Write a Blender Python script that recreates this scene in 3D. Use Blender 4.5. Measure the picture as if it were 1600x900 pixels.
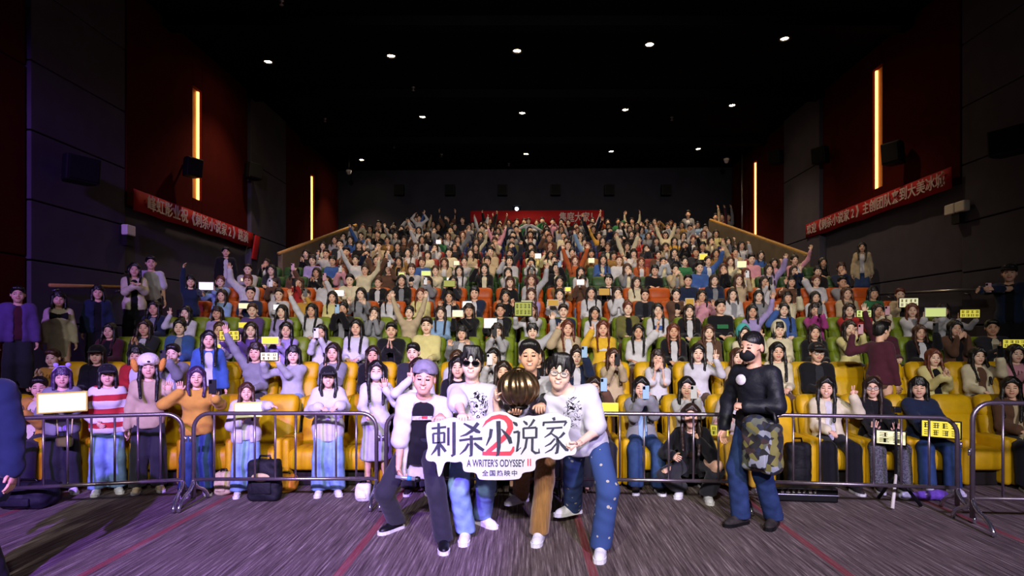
import bpy, bmesh, math, random
import numpy as np
from mathutils import Vector, Matrix

for _o in list(bpy.data.objects):
    bpy.data.objects.remove(_o, do_unlink=True)
SC = bpy.context.scene
COL = SC.collection
RNG = random.Random(7)

# ------------------------------------------------------------------ camera, world, lights, exposure
FPX, CX, CY, CAMZ = 900.0, 823.0, 525.0, 1.75       # focal length in pixels, vanishing point, eye height
_c = bpy.data.cameras.new('camera')
_c.sensor_width = 36.0
_c.lens = FPX / 1600.0 * 36.0
_c.shift_x = -(CX - 800.0) / 1600.0
_c.shift_y = (CY - 450.0) / 1600.0
_c.clip_end = 200
CAM = bpy.data.objects.new('camera', _c)
CAM.location = (0, 0, CAMZ)
CAM.rotation_euler = (math.radians(90), 0, 0)
COL.objects.link(CAM)
SC.camera = CAM

W = bpy.data.worlds.new('dark_hall')
W.use_nodes = True
W.node_tree.nodes['Background'].inputs[0].default_value = (0.5, 0.5, 0.62, 1)
W.node_tree.nodes['Background'].inputs[1].default_value = 0.0
SC.world = W

def spot(name, loc, target, energy, color, angle, blend=0.6, size=0.25):
    l = bpy.data.lights.new(name, 'SPOT')
    l.energy = energy; l.color = color; l.spot_size = math.radians(angle); l.spot_blend = blend
    l.shadow_soft_size = size
    o = bpy.data.objects.new(name, l)
    o.location = loc
    d = Vector(target) - Vector(loc)
    o.rotation_euler = d.to_track_quat('-Z', 'Y').to_euler()
    COL.objects.link(o)
    return o

# stage lamps of the hall, on the lamp bar above the screen behind the photographer, aimed at the guests and the stalls
spot('stage_lamp_offscreen', (-3.0, -5.2, 6.2), (-1.2, 6.3, 0.9), 3000, (1.0, 0.95, 0.93), 64, 0.9, 0.3)
spot('stage_lamp_offscreen', (3.2, -5.2, 6.2), (1.6, 6.3, 0.9), 3000, (1.0, 0.94, 0.89), 64, 0.9, 0.3)
spot('stage_lamp_offscreen', (0.2, -5.2, 6.8), (0.3, 13.0, 2.6), 4900, (1.0, 0.92, 0.84), 54, 0.9, 0.3)
# purple stage wash from the same bar: floor on the left, left wall, floor on the right
spot('purple_stage_lamp_offscreen', (-1.4, -5.2, 6.2), (-3.1, 4.85, 0.0), 12500, (0.34, 0.14, 1.0), 31, 0.3, 0.08)
spot('purple_stage_lamp_offscreen', (-5.6, -5.2, 6.2), (-7.9, 8.6, 3.4), 5200, (0.38, 0.16, 1.0), 26, 0.9, 0.3)
spot('purple_stage_lamp_offscreen', (3.4, -5.2, 6.2), (2.6, 3.7, 0.0), 3600, (0.36, 0.2, 1.0), 34, 0.5, 0.1)

SC.view_settings.view_transform = 'Standard'
SC.view_settings.look = 'None'
SC.view_settings.gamma = 1.0
SC.view_settings.use_curve_mapping = False
SC.view_settings.exposure = 0.1
SC.cycles.max_bounces = 5
SC.cycles.diffuse_bounces = 2
SC.cycles.glossy_bounces = 2
SC.cycles.transmission_bounces = 2
SC.cycles.use_denoising = True

# ------------------------------------------------------------------ helpers
def P3(u, v, Y):
    return np.array([(u - CX) * Y / FPX, Y, CAMZ - (v - CY) * Y / FPX])
def G3(u, v, z=0.0):
    Y = (CAMZ - z) * FPX / (v - CY)
    return np.array([(u - CX) * Y / FPX, Y, z])
def nrm(v):
    v = np.asarray(v, float)
    return v / (np.linalg.norm(v) + 1e-9)
V = lambda *a: np.array(a, float)

def s2l(c):
    return tuple(((x / 12.92) if x <= 0.04045 else ((x + 0.055) / 1.055) ** 2.4) for x in c)
def hexc(h):
    return s2l(tuple(int(h[i:i + 2], 16) / 255 for i in (0, 2, 4)))

MATS = {}
def _nodes(m):
    m.use_nodes = True
    nt = m.node_tree
    b = nt.nodes['Principled BSDF']
    return nt, b
def mat(key, color, rough=0.7, metal=0.0, emit=None, estr=0.0, var=0.12, scale=18.0, bump=0.0, spec=0.3, sheen=0.0, stretch=(1, 1, 1)):
    """plain surface with a little procedural colour variation and relief"""
    if key in MATS: return MATS[key]
    m = bpy.data.materials.new(key)
    nt, b = _nodes(m)
    L = nt.links
    tc = nt.nodes.new('ShaderNodeTexCoord'); mp = nt.nodes.new('ShaderNodeMapping')
    mp.inputs['Scale'].default_value = stretch
    L.new(tc.outputs['Object'], mp.inputs['Vector'])
    nz = nt.nodes.new('ShaderNodeTexNoise'); nz.inputs['Scale'].default_value = scale; nz.inputs['Detail'].default_value = 3
    L.new(mp.outputs[0], nz.inputs['Vector'])
    cr = nt.nodes.new('ShaderNodeValToRGB')
    c = color
    lo = tuple(max(0, x * (1 - var)) for x in c); hi = tuple(min(1, x * (1 + var)) for x in c)
    cr.color_ramp.elements[0].position = 0.3; cr.color_ramp.elements[1].position = 0.7
    cr.color_ramp.elements[0].color = (*lo, 1); cr.color_ramp.elements[1].color = (*hi, 1)
    L.new(nz.outputs['Fac'], cr.inputs[0]); L.new(cr.outputs[0], b.inputs['Base Color'])
    b.inputs['Roughness'].default_value = rough
    b.inputs['Metallic'].default_value = metal
    b.inputs['Specular IOR Level'].default_value = spec
    if sheen: b.inputs['Sheen Weight'].default_value = sheen
    if bump:
        bp = nt.nodes.new('ShaderNodeBump'); bp.inputs['Strength'].default_value = bump; bp.inputs['Distance'].default_value = 0.02
        L.new(nz.outputs['Fac'], bp.inputs['Height']); L.new(bp.outputs[0], b.inputs['Normal'])
    if emit:
        b.inputs['Emission Color'].default_value = (*emit, 1); b.inputs['Emission Strength'].default_value = estr
    m.diffuse_color = (*color, 1)
    MATS[key] = m
    return m

def mesh_from(name, verts, faces, mats=(), midx=None, smooth=True):
    """verts (N,3); faces list of index lists or an (M,4) array"""
    me = bpy.data.meshes.new(name)
    verts = np.asarray(verts, np.float32)
    if isinstance(faces, np.ndarray):
        n, k = faces.shape
        me.vertices.add(len(verts)); me.vertices.foreach_set('co', verts.ravel())
        me.loops.add(n * k); me.loops.foreach_set('vertex_index', faces.astype(np.int32).ravel())
        me.polygons.add(n)
        me.polygons.foreach_set('loop_start', np.arange(0, n * k, k, dtype=np.int32))
        me.polygons.foreach_set('loop_total', np.full(n, k, np.int32))
    else:
        me.from_pydata(verts.tolist(), [], faces)
        n = len(me.polygons)
    for m in mats: me.materials.append(m)
    if midx is not None: me.polygons.foreach_set('material_index', np.asarray(midx, np.int32))
    me.polygons.foreach_set('use_smooth', np.full(n, smooth))
    me.update(calc_edges=True)
    return me
class MB:
    """collects shapes into one mesh"""
    def __init__(s): s.v = []; s.f = []; s.m = []; s.n = 0
    def add(s, v, f, mi=0):
        v = np.asarray(v, float)
        s.v.append(v)
        for q in f: s.f.append([int(i) + s.n for i in q]); s.m.append(mi)
        s.n += len(v); return s
    def box(s, lo, hi, mi=0):
        x0, y0, z0 = lo; x1, y1, z1 = hi
        v = [(x0, y0, z0), (x1, y0, z0), (x1, y1, z0), (x0, y1, z0), (x0, y0, z1), (x1, y0, z1), (x1, y1, z1), (x0, y1, z1)]
        return s.add(v, [(0, 3, 2, 1), (4, 5, 6, 7), (0, 1, 5, 4), (1, 2, 6, 5), (2, 3, 7, 6), (3, 0, 4, 7)], mi)
    def tube(s, pts, r, n=8, closed=False, cap=True, mi=0):
        pts = [np.asarray(p, float) for p in pts]
        rr = r if hasattr(r, '__len__') else [r] * len(pts)
        rings = []; ref = None
        for i, p in enumerate(pts):
            if closed: t = pts[(i + 1) % len(pts)] - pts[i - 1]
            else: t = pts[min(i + 1, len(pts) - 1)] - pts[max(i - 1, 0)]
            t = nrm(t)
            if ref is None:
                ref = V(0, 0, 1) if abs(t[2]) < 0.9 else V(1, 0, 0)
            a = nrm(ref - t * np.dot(ref, t)); ref = a
            b = np.cross(t, a)
            rings.append([p + rr[i] * (math.cos(2 * math.pi * k / n) * a + math.sin(2 * math.pi * k / n) * b) for k in range(n)])
        v = np.array(rings).reshape(-1, 3); f = []
        m = len(pts)
        for i in range(m if closed else m - 1):
            for k in range(n):
                j = (i + 1) % m
                f.append((i * n + k, i * n + (k + 1) % n, j * n + (k + 1) % n, j * n + k))
        if cap and not closed:
            f.append(tuple(range(n - 1, -1, -1))); f.append(tuple((m - 1) * n + k for k in range(n)))
        return s.add(v, f, mi)
    def rbox(s, c, size, r, n=3, mi=0, fn=None):
        """cushion-like box with rounded edges"""
        c = np.asarray(c, float); hs = np.asarray(size, float) / 2; r = min(r, hs.min() * 0.98)
        vm = {}; vs = []; fs = []
        inn = hs - r
        tt = np.linspace(0, 1, n)                       # grid lines: the middle, then bunched in the rounded rim
        gs = []
        for a_ in range(3):
            rim = inn[a_] + r * np.sin(tt * math.pi / 2)
            gs.append(np.concatenate([-rim[::-1], [0.0], rim]))
        def vid(p):
            k = tuple(np.round(p, 5))
            if k not in vm:
                vm[k] = len(vs)
                w = np.array(p)
                core = np.clip(w, -inn, inn)
                d = w - core
                l = np.linalg.norm(d)
                vs.append(core + (d / l * r if l > 1e-9 else 0))
            return vm[k]
        for ax in range(3):
            for sg in (-1, 1):
                for i in range(2 * n):
                    for j in range(2 * n):
                        q = []
                        for (a, b) in ((i, j), (i + 1, j), (i + 1, j + 1), (i, j + 1)):
                            p = [0, 0, 0]; p[ax] = sg * hs[ax]; p[(ax + 1) % 3] = gs[(ax + 1) % 3][a]; p[(ax + 2) % 3] = gs[(ax + 2) % 3][b]
                            q.append(vid(p))
                        fs.append(q if sg > 0 else q[::-1])
        vs = np.array(vs)
        if fn is not None: vs = fn(vs)
        return s.add(vs + c, fs, mi)
    def lathe(s, prof, n=20, c=(0, 0, 0), mi=0):
        v = []; f = []
        for (r, z) in prof:
            for k in range(n):
                a = 2 * math.pi * k / n
                v.append((c[0] + r * math.cos(a), c[1] + r * math.sin(a), c[2] + z))
        for i in range(len(prof) - 1):
            for k in range(n):
                f.append((i * n + k, i * n + (k + 1) % n, (i + 1) * n + (k + 1) % n, (i + 1) * n + k))
        return s.add(v, f, mi)
    def prism(s, poly, y0, y1, mi=0):
        """polygon in x,z extruded along y"""
        n = len(poly)
        v = [(x, y0, z) for x, z in poly] + [(x, y1, z) for x, z in poly]
        f = [tuple(range(n)), tuple(range(2 * n - 1, n - 1, -1))] + [(i, i + n, (i + 1) % n + n, (i + 1) % n) for i in range(n)]
        return s.add(v, f, mi)
    def mesh(s, name, mats, smooth=False):
        v = np.concatenate(s.v) if s.v else np.zeros((0, 3))
        return mesh_from(name, v, s.f, mats if isinstance(mats, (list, tuple)) else [mats], s.m, smooth)
    def obj(s, name, mats, parent=None, smooth=False):
        return link(name, s.mesh(name, mats, smooth), parent)

def link(name, data, parent=None, loc=None, rz=None):
    o = bpy.data.objects.new(name, data)
    COL.objects.link(o)
    if parent is not None: o.parent = parent
    if loc is not None: o.location = loc
    if rz is not None: o.rotation_euler = (0, 0, rz)
    return o
def tag(o, label, cat, group=None, kind=None):
    if label: o['label'] = label
    if cat: o['category'] = cat
    if group: o['group'] = group
    if kind: o['kind'] = kind
    return o
def thing(name, label, cat, loc=(0, 0, 0), rz=0.0, group=None):
    return tag(link(name, None, None, loc, rz), label, cat, group)
def struct(o, label=None):
    o['kind'] = 'structure'
    if label: o['label'] = label
    return o

_TXT = {}
def text_mesh(body, size, extrude=0.002, offset=0.0, align='CENTER', spacing=1.0):
    cu = bpy.data.curves.new('lettering', 'FONT')
    cu.body = body; cu.size = size; cu.extrude = extrude; cu.offset = offset
    cu.align_x = align; cu.align_y = 'CENTER'; cu.space_character = spacing
    cu.resolution_u = 3
    o = bpy.data.objects.new('lettering', cu); COL.objects.link(o)
    dg = bpy.context.evaluated_depsgraph_get()
    me = bpy.data.meshes.new_from_object(o.evaluated_get(dg))
    bpy.data.objects.remove(o); bpy.data.curves.remove(cu)
    return me
def xform_mesh(me, M):
    me.transform(Matrix(M)); return me

# ------------------------------------------------------------------ rounded solids -> smooth mesh (for figures, clothes, hair)
def RC(a, b, ra, rb, k=0.03, op='+'): return ('rc', np.asarray(a, float), np.asarray(b, float), ra, rb, k, op)
def EL(c, r, R=None, k=0.03, op='+'): return ('el', np.asarray(c, float), np.asarray(r, float), R, k, op)
def BX(c, h, R=None, rnd=0.01, k=0.01, op='+'): return ('bx', np.asarray(c, float), np.asarray(h, float), R, rnd, k, op)
def PL(n, p, k=0.004): return ('pl', nrm(n), np.asarray(p, float), k)
def inflate(prims, t):
    out = []
    for p in prims:
        if p[0] == 'rc': out.append(('rc', p[1], p[2], p[3] + t, p[4] + t, p[5], p[6]))
        elif p[0] == 'el': out.append(('el', p[1], p[2] + t, p[3], p[4], p[5]))
        else: out.append(p)
    return out
def solid(prims, h, wr=0.0, seed=0):
    lo = np.full(3, 1e9); hi = np.full(3, -1e9)
    for p in prims:
        if p[0] == 'rc' and p[6] == '+':
            lo = np.minimum(lo, np.minimum(p[1] - p[3], p[2] - p[4])); hi = np.maximum(hi, np.maximum(p[1] + p[3], p[2] + p[4]))
        elif p[0] == 'el' and p[5] == '+':
            lo = np.minimum(lo, p[1] - p[2].max()); hi = np.maximum(hi, p[1] + p[2].max())
        elif p[0] == 'bx' and p[6] == '+':
            e = np.linalg.norm(p[2]); lo = np.minimum(lo, p[1] - e); hi = np.maximum(hi, p[1] + e)
    lo = lo - 3 * h - 0.02; hi = hi + 3 * h + 0.02
    n = np.ceil((hi - lo) / h).astype(int) + 1
    ax = [(lo[i] + h * np.arange(n[i])).astype(np.float32) for i in range(3)]
    F = np.full(n, 0.5, np.float32)
    for p in prims:
        if p[0] == 'pl': continue
        if p[0] == 'rc': blo = np.minimum(p[1] - p[3], p[2] - p[4]); bhi = np.maximum(p[1] + p[3], p[2] + p[4]); k = p[5]; op = p[6]
        elif p[0] == 'el': blo = p[1] - p[2].max(); bhi = p[1] + p[2].max(); k = p[4]; op = p[5]
        else:
            e = np.linalg.norm(p[2]); blo = p[1] - e; bhi = p[1] + e; k = p[5]; op = p[6]
        m = k + 2.5 * h
        i0 = np.maximum(np.floor((blo - m - lo) / h).astype(int), 0); i1 = np.minimum(np.ceil((bhi + m - lo) / h).astype(int) + 1, n)
        if (i1 <= i0).any(): continue
        sl = tuple(slice(i0[i], i1[i]) for i in range(3))
        X = ax[0][sl[0]][:, None, None]; Y = ax[1][sl[1]][None, :, None]; Z = ax[2][sl[2]][None, None, :]
        if p[0] == 'rc':
            a = p[1]; ba = p[2] - a; L2 = float(ba @ ba) + 1e-12
            x, y, z = X - a[0], Y - a[1], Z - a[2]
            t = np.clip((x * ba[0] + y * ba[1] + z * ba[2]) / L2, 0, 1)
            d = np.sqrt((x - ba[0] * t) ** 2 + (y - ba[1] * t) ** 2 + (z - ba[2] * t) ** 2) - (p[3] + (p[4] - p[3]) * t)
        else:
            c = p[1]; x, y, z = X - c[0], Y - c[1], Z - c[2]
            if p[3] is not None:
                R = p[3]
                x, y, z = (x * R[0, 0] + y * R[1, 0] + z * R[2, 0], x * R[0, 1] + y * R[1, 1] + z * R[2, 1], x * R[0, 2] + y * R[1, 2] + z * R[2, 2])
            if p[0] == 'el':
                r = p[2]
                k0 = np.sqrt((x / r[0]) ** 2 + (y / r[1]) ** 2 + (z / r[2]) ** 2)
                k1 = np.sqrt((x / r[0] ** 2) ** 2 + (y / r[1] ** 2) ** 2 + (z / r[2] ** 2) ** 2)
                d = np.where(k1 > 1e-6, k0 * (k0 - 1) / (k1 + 1e-9), -r.min())
            else:
                q = p[2] - p[4]
                ex, ey, ez = np.abs(x) - q[0], np.abs(y) - q[1], np.abs(z) - q[2]
                d = np.sqrt(np.maximum(ex, 0) ** 2 + np.maximum(ey, 0) ** 2 + np.maximum(ez, 0) ** 2) + np.minimum(np.maximum(np.maximum(ex, ey), ez), 0) - p[4]
        A = F[sl]
        if op == '+':
            hh = np.clip(0.5 + 0.5 * (A - d) / k, 0, 1)
            F[sl] = A + (d - A) * hh - k * hh * (1 - hh)
        else:
            d = -d
            hh = np.clip(0.5 - 0.5 * (A - d) / k, 0, 1)
            F[sl] = A + (d - A) * hh + k * hh * (1 - hh)
    X = ax[0][:, None, None]; Y = ax[1][None, :, None]; Z = ax[2][None, None, :]
    if wr:
        r = random.Random(seed)
        ph = [r.uniform(0, 6.28) for _ in range(6)]
        F = F + (wr * 0.36 * (np.sin(X * 30 + Z * 52 + 2.4 * np.sin(Y * 13 + Z * 9 + ph[0]) + ph[1]) + np.sin(Y * 40 - Z * 46 + 2.5 * np.sin(X * 15 + Z * 8 + ph[2]) + ph[3]) + 0.6 * np.sin(X * 60 - Z * 24 + 2 * np.sin(Z * 15 + ph[4])))).astype(np.float32)
    for p in prims:
        if p[0] == 'pl':
            d = (X - p[2][0]) * p[1][0] + (Y - p[2][1]) * p[1][1] + (Z - p[2][2]) * p[1][2]
            F = np.maximum(F, d)
    return surface(F.astype(np.float32), lo, h)
_CE = [((0,0,0),(1,0,0)),((0,1,0),(1,1,0)),((0,0,1),(1,0,1)),((0,1,1),(1,1,1)),((0,0,0),(0,1,0)),((1,0,0),(1,1,0)),((0,0,1),(0,1,1)),((1,0,1),(1,1,1)),((0,0,0),(0,0,1)),((1,0,0),(1,0,1)),((0,1,0),(0,1,1)),((1,1,0),(1,1,1))]
def surface(F, lo, h):
    ins = F < 0
    n = np.array(F.shape)
    cnt = np.zeros(n - 1, np.int8)
    for a in (0, 1):
        for b in (0, 1):
            for c in (0, 1):
                cnt += ins[a:n[0] - 1 + a, b:n[1] - 1 + b, c:n[2] - 1 + c]
    act = (cnt > 0) & (cnt < 8)
    I = np.argwhere(act)
    vid = np.full(n - 1, -1, np.int32); vid[act] = np.arange(len(I))
    acc = np.zeros((len(I), 3)); num = np.zeros(len(I))
    for e0, e1 in _CE:
        a = F[I[:, 0] + e0[0], I[:, 1] + e0[1], I[:, 2] + e0[2]]; b = F[I[:, 0] + e1[0], I[:, 1] + e1[1], I[:, 2] + e1[2]]
        x = (a < 0) != (b < 0)
        t = np.where(x, a / np.where(x, a - b, 1), 0)
        pos = np.array(e0)[None] + (np.array(e1) - np.array(e0))[None] * t[:, None]
        acc += pos * x[:, None]; num += x
    verts = lo + h * (I + acc / np.maximum(num, 1)[:, None])
    Q = []
    for axis in range(3):
        a, b = (axis + 1) % 3, (axis + 2) % 3
        s0 = [slice(None)] * 3; s1 = [slice(None)] * 3
        s0[axis] = slice(0, n[axis] - 1); s1[axis] = slice(1, n[axis])
        for s in (s0, s1):
            s[a] = slice(1, n[a] - 1); s[b] = slice(1, n[b] - 1)
        f0 = ins[tuple(s0)]; f1 = ins[tuple(s1)]
        E = np.argwhere(f0 != f1)
        if not len(E): continue
        sg = f0[tuple(E.T)]
        E[:, a] += 1; E[:, b] += 1
        def c(da, db):
            q = E.copy(); q[:, a] += da; q[:, b] += db
            return vid[q[:, 0], q[:, 1], q[:, 2]]
        q = np.stack([c(-1, -1), c(0, -1), c(0, 0), c(-1, 0)], 1)
        q[~sg] = q[~sg][:, ::-1]
        Q.append(q)
    return verts, (np.concatenate(Q) if Q else np.zeros((0, 4), np.int32))

# ------------------------------------------------------------------ figures
def ik(a, b, l1, l2, pole):
    d = b - a; L = np.linalg.norm(d)
    mx = (l1 + l2) * 0.998
    if L > mx: b = a + d / L * mx; d = b - a; L = mx
    L = max(L, abs(l1 - l2) + 0.02)
    u = nrm(d)
    x = (l1 * l1 - l2 * l2 + L * L) / (2 * L)
    hgt = math.sqrt(max(l1 * l1 - x * x, 0))
    pv = pole - u * np.dot(pole, u)
    return a + u * x + nrm(pv) * hgt, b

def frame(up, ax):
    """rotation with columns side, back(+y), up"""
    up = nrm(up); ax = nrm(ax - up * np.dot(ax, up))
    return np.stack([ax, np.cross(up, ax), up], 1)

def head_prims(fem):
    j = 0.92 if fem else 1.0
    return [EL((0, .012, .036), (.076, .094, .084), k=.02),
            EL((0, -.024, -.022), (.061 * j, .066, .088), k=.035),
            EL((0, -.047, -.088), (.034 * j, .034, .026), k=.035),
            EL((.045 * j, -.05, -.035), (.022, .03, .03), k=.03), EL((-.045 * j, -.05, -.035), (.022, .03, .03), k=.03),
            RC((0, .022, -.05), (0, .03, -.13), .05 * j, .05 * j, k=.03),
            RC((0, -.086, .016), (0, -.104, -.024), .007, .0115, k=.014),
            EL((.012, -.093, -.027), (.009, .009, .008), k=.008), EL((-.012, -.093, -.027), (.009, .009, .008), k=.008),
            EL((.032, -.104, .007), (.021, .018, .011), k=.014, op='-'), EL((-.032, -.104, .007), (.021, .018, .011), k=.014, op='-'),
            EL((.031, -.073, .006), (.014, .014, .012), k=.004), EL((-.031, -.073, .006), (.014, .014, .012), k=.004),
            EL((0, -.087, -.053), (.021, .010, .007), k=.008), EL((0, -.085, -.064), (.018, .010, .007), k=.008),
            EL((.079, .014, -.006), (.010, .021, .031), k=.01), EL((-.079, .014, -.006), (.010, .021, .031), k=.01)]
SK, EY, BR, LP, WH = 0, 1, 2, 3, 4
_HEADS = {}
def head_mesh(fem, h, smile):
    k = (fem, h, smile)
    if k in _HEADS: return _HEADS[k]
    v, f = solid(head_prims(fem), h)
    c = v[f].mean(1)
    mi = np.zeros(len(f), int)
    x, y, z = np.abs(c[:, 0]), c[:, 1], c[:, 2]
    e = max(h * 0.55, 0.0035)
    front = y < -.045
    if h > .014: mi[front & (x > .02) & (x < .042) & (np.abs(z - .004) < h * .42)] = EY
    else: mi[front & (x > .018 - e * .3) & (x < .045) & (np.abs(z - .0045) < e * (1.5 if h < .009 else 1.0))] = EY
    if h < .012: mi[front & (x > .014) & (x < .05) & (np.abs(z - .031 + np.abs(x - .028) * .28) < e * .8)] = BR
    zl = z + .0590 - (x / .022) ** 2 * .007
    lip = front & (np.abs(zl) < e * 1.6) & (x < .024) & (y < -.062)
    if h > .014: lip = front & (np.abs(zl) < h * .4) & (x < .017) & (y < -.062)
    mi[lip] = LP
    pass
    _HEADS[k] = (v, f, mi)
    return _HEADS[k]

def hair_prims(style):
    face = EL((0, -.105, -.035), (.066, .09, .1), k=.016, op='-')
    cap = EL((0, .017, .044), (.088, .106, .092), k=.02)
    pr = [cap]
    if style == 'short':
        pr += [EL((0, -.045, .098), (.062, .052, .034), k=.02), EL((.04, -.062, .088), (.035, .03, .025), k=.015), EL((-.03, -.066, .09), (.04, .028, .025), k=.015),
               EL((0, .06, -.02), (.07, .05, .06), k=.03), face, PL((0, -.5, -1), (0, .06, -.055))]
    elif style == 'buzz':
        pr = [EL((0, .016, .042), (.082, .1, .087), k=.02), EL((0, .06, -.02), (.068, .045, .06), k=.03), EL((0, -.115, -.05), (.074, .085, .115), k=.01, op='-'), PL((0, -.5, -1), (0, .03, -.03))]
    elif style == 'fringe':
        pr += [EL((0, .06, -.03), (.075, .05, .07), k=.03), face]
        for i, x in enumerate((-.062, -.04, -.016, .01, .034, .058)):
            pr.append(RC((x * .7, -.05, .115), (x + (.012 if i % 2 else -.008), -.094 + abs(x) * .5, .036 - .012 * (i % 2)), .024, .009, k=.012))
        pr += [RC((.078, -.02, .06), (.08, -.035, -.03), .02, .008, k=.015), RC((-.078, -.02, .06), (-.08, -.035, -.03), .02, .008, k=.015), PL((0, -.45, -1), (0, .05, -.075))]
    else:
        L = {'long': -.38, 'longb': -.38, 'bob': -.15, 'tail': -.03, 'bun': -.03, 'mid': -.23}[style]
        if L < -.1:
            pr += [EL((0, .055, L * .5), (.092, .05, .06 - L * .5), k=.03), RC((.074, .02, .04), (.096, .02, L * .8), .03, .022, k=.03), RC((-.074, .02, .04), (-.096, .02, L * .8), .03, .022, k=.03)]
        else:
            pr += [EL((0, .06, -.02), (.075, .05, .065), k=.03)]
        pr += [face]
        if L < -.2:
            e = (L + .14) / -.24
            for q in (-1, 1):
                pr += [RC((q * .074, -.035, .05), (q * .088, -.08, -.13), .019, .022, k=.012), RC((q * .088, -.08, -.13), (q * .074, -.08 - .14 * e, L * (.95 if q > 0 else .85)), .022, .018, k=.012)]
        elif L < -.1:
            pr += [RC((q * .076, -.03, .05), (q * .082, -.05, L * .95), .02, .018, k=.012) for q in (-1, 1)]
        else:
            pr += [RC((q * .07, -.04, .07), (q * .078, -.045, -.05), .013, .006, k=.015) for q in (-1, 1)]
        if style in ('bob', 'longb'):
            for i, x in enumerate((-.052, -.03, -.008, .014, .036, .055)):
                pr.append(RC((x * .6, -.045, .115), (x, -.093 + abs(x) * .45, .040 + .006 * (i % 2)), .022, .011, k=.012))
        else:
            for q in (-1, 1):
                pr += [RC((q * .006 + .012, -.062, .112), (q * .05 + .006, -.082, .066), .017, .012, k=.012), RC((q * .05 + .006, -.082, .066), (q * .077, -.052, -.01), .013, .010, k=.012)]
        if style == 'tail': pr += [RC((0, .11, .05), (.03, .15, -.22), .035, .02, k=.03)]
        if style == 'bun': pr += [EL((0, .09, .12), (.05, .05, .045), k=.02)]
    return pr
_HAIRS = {}
def hair_mesh(style, h):
    k = (style, h)
    if k not in _HAIRS: _HAIRS[k] = solid(hair_prims(style), h, wr=.0035, seed=3)
    return _HAIRS[k]

def hand_mesh(w, d, n, side, pose, s, sides=6):
    """palm and five bent fingers; d finger direction, n palm normal, side +1/-1 which way the thumb leaves"""
    d = nrm(d); n = nrm(n - d * np.dot(n, d)); t = np.cross(n, d) * side
    mb = MB()
    rings = [(-.03, .021, .017), (.0, .027, .019), (.03, .037, .019), (.06, .041, .017), (.083, .039, .013)]
    N = 8; v = []
    for (p, a, b) in rings:
        for k in range(N):
            an = 2 * math.pi * k / N
            v.append(w + s * (d * p + t * a * math.cos(an) + n * b * math.sin(an)))
    f = [(i * N + k, i * N + (k + 1) % N, (i + 1) * N + (k + 1) % N, (i + 1) * N + k) for i in range(len(rings) - 1) for k in range(N)]
    f += [tuple(range(N - 1, -1, -1)), tuple((len(rings) - 1) * N + k for k in range(N))]
    mb.add(v, f)
    curl = {'relax': [.35] * 4, 'flat': [.06] * 4, 'grip': [1.0] * 4, 'hook': [.95] * 4, 'fist': [1.45] * 4, 'peace': [.04, .04, 1.5, 1.5], 'point': [.05, 1.4, 1.5, 1.5], 'phone': [.75] * 4}[pose]
    spread = {'peace': .22, 'flat': .12}.get(pose, .05)
    for i, (off, ln) in enumerate(((.030, .066), (.0105, .075), (-.0095, .070), (-.029, .055))):
        b = w + s * (d * .074 + t * off)
        dirv = nrm(d + t * off / .03 * spread)
        pts = [b]; rad = [.0095 * s]
        ang = 0
        for j, fr in enumerate((.42, .32, .26)):
            ang += curl[i] * (1.0 if j < 2 else .7)
            dd = dirv * math.cos(ang) + n * math.sin(ang)
            pts.append(pts[-1] + dd * ln * fr * s); rad.append((.009, .008, .0062)[j] * s)
        mb.tube(pts, rad, sides)
    tc = {'fist': .9, 'grip': .6, 'hook': .5, 'peace': 1.0, 'point': .9}.get(pose, .25)
    b = w + s * (d * .022 + t * .024)
    d1 = nrm(d * .65 + t * .75 + n * tc * .5); d2 = nrm(d * .9 + t * (.45 - tc * .6) + n * tc * .8)
    mb.tube([b, b + d1 * .04 * s, b + d1 * .04 * s + d2 * .032 * s], [.0125 * s, .0105 * s, .0075 * s], sides)
    return np.concatenate(mb.v), mb.f

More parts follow.
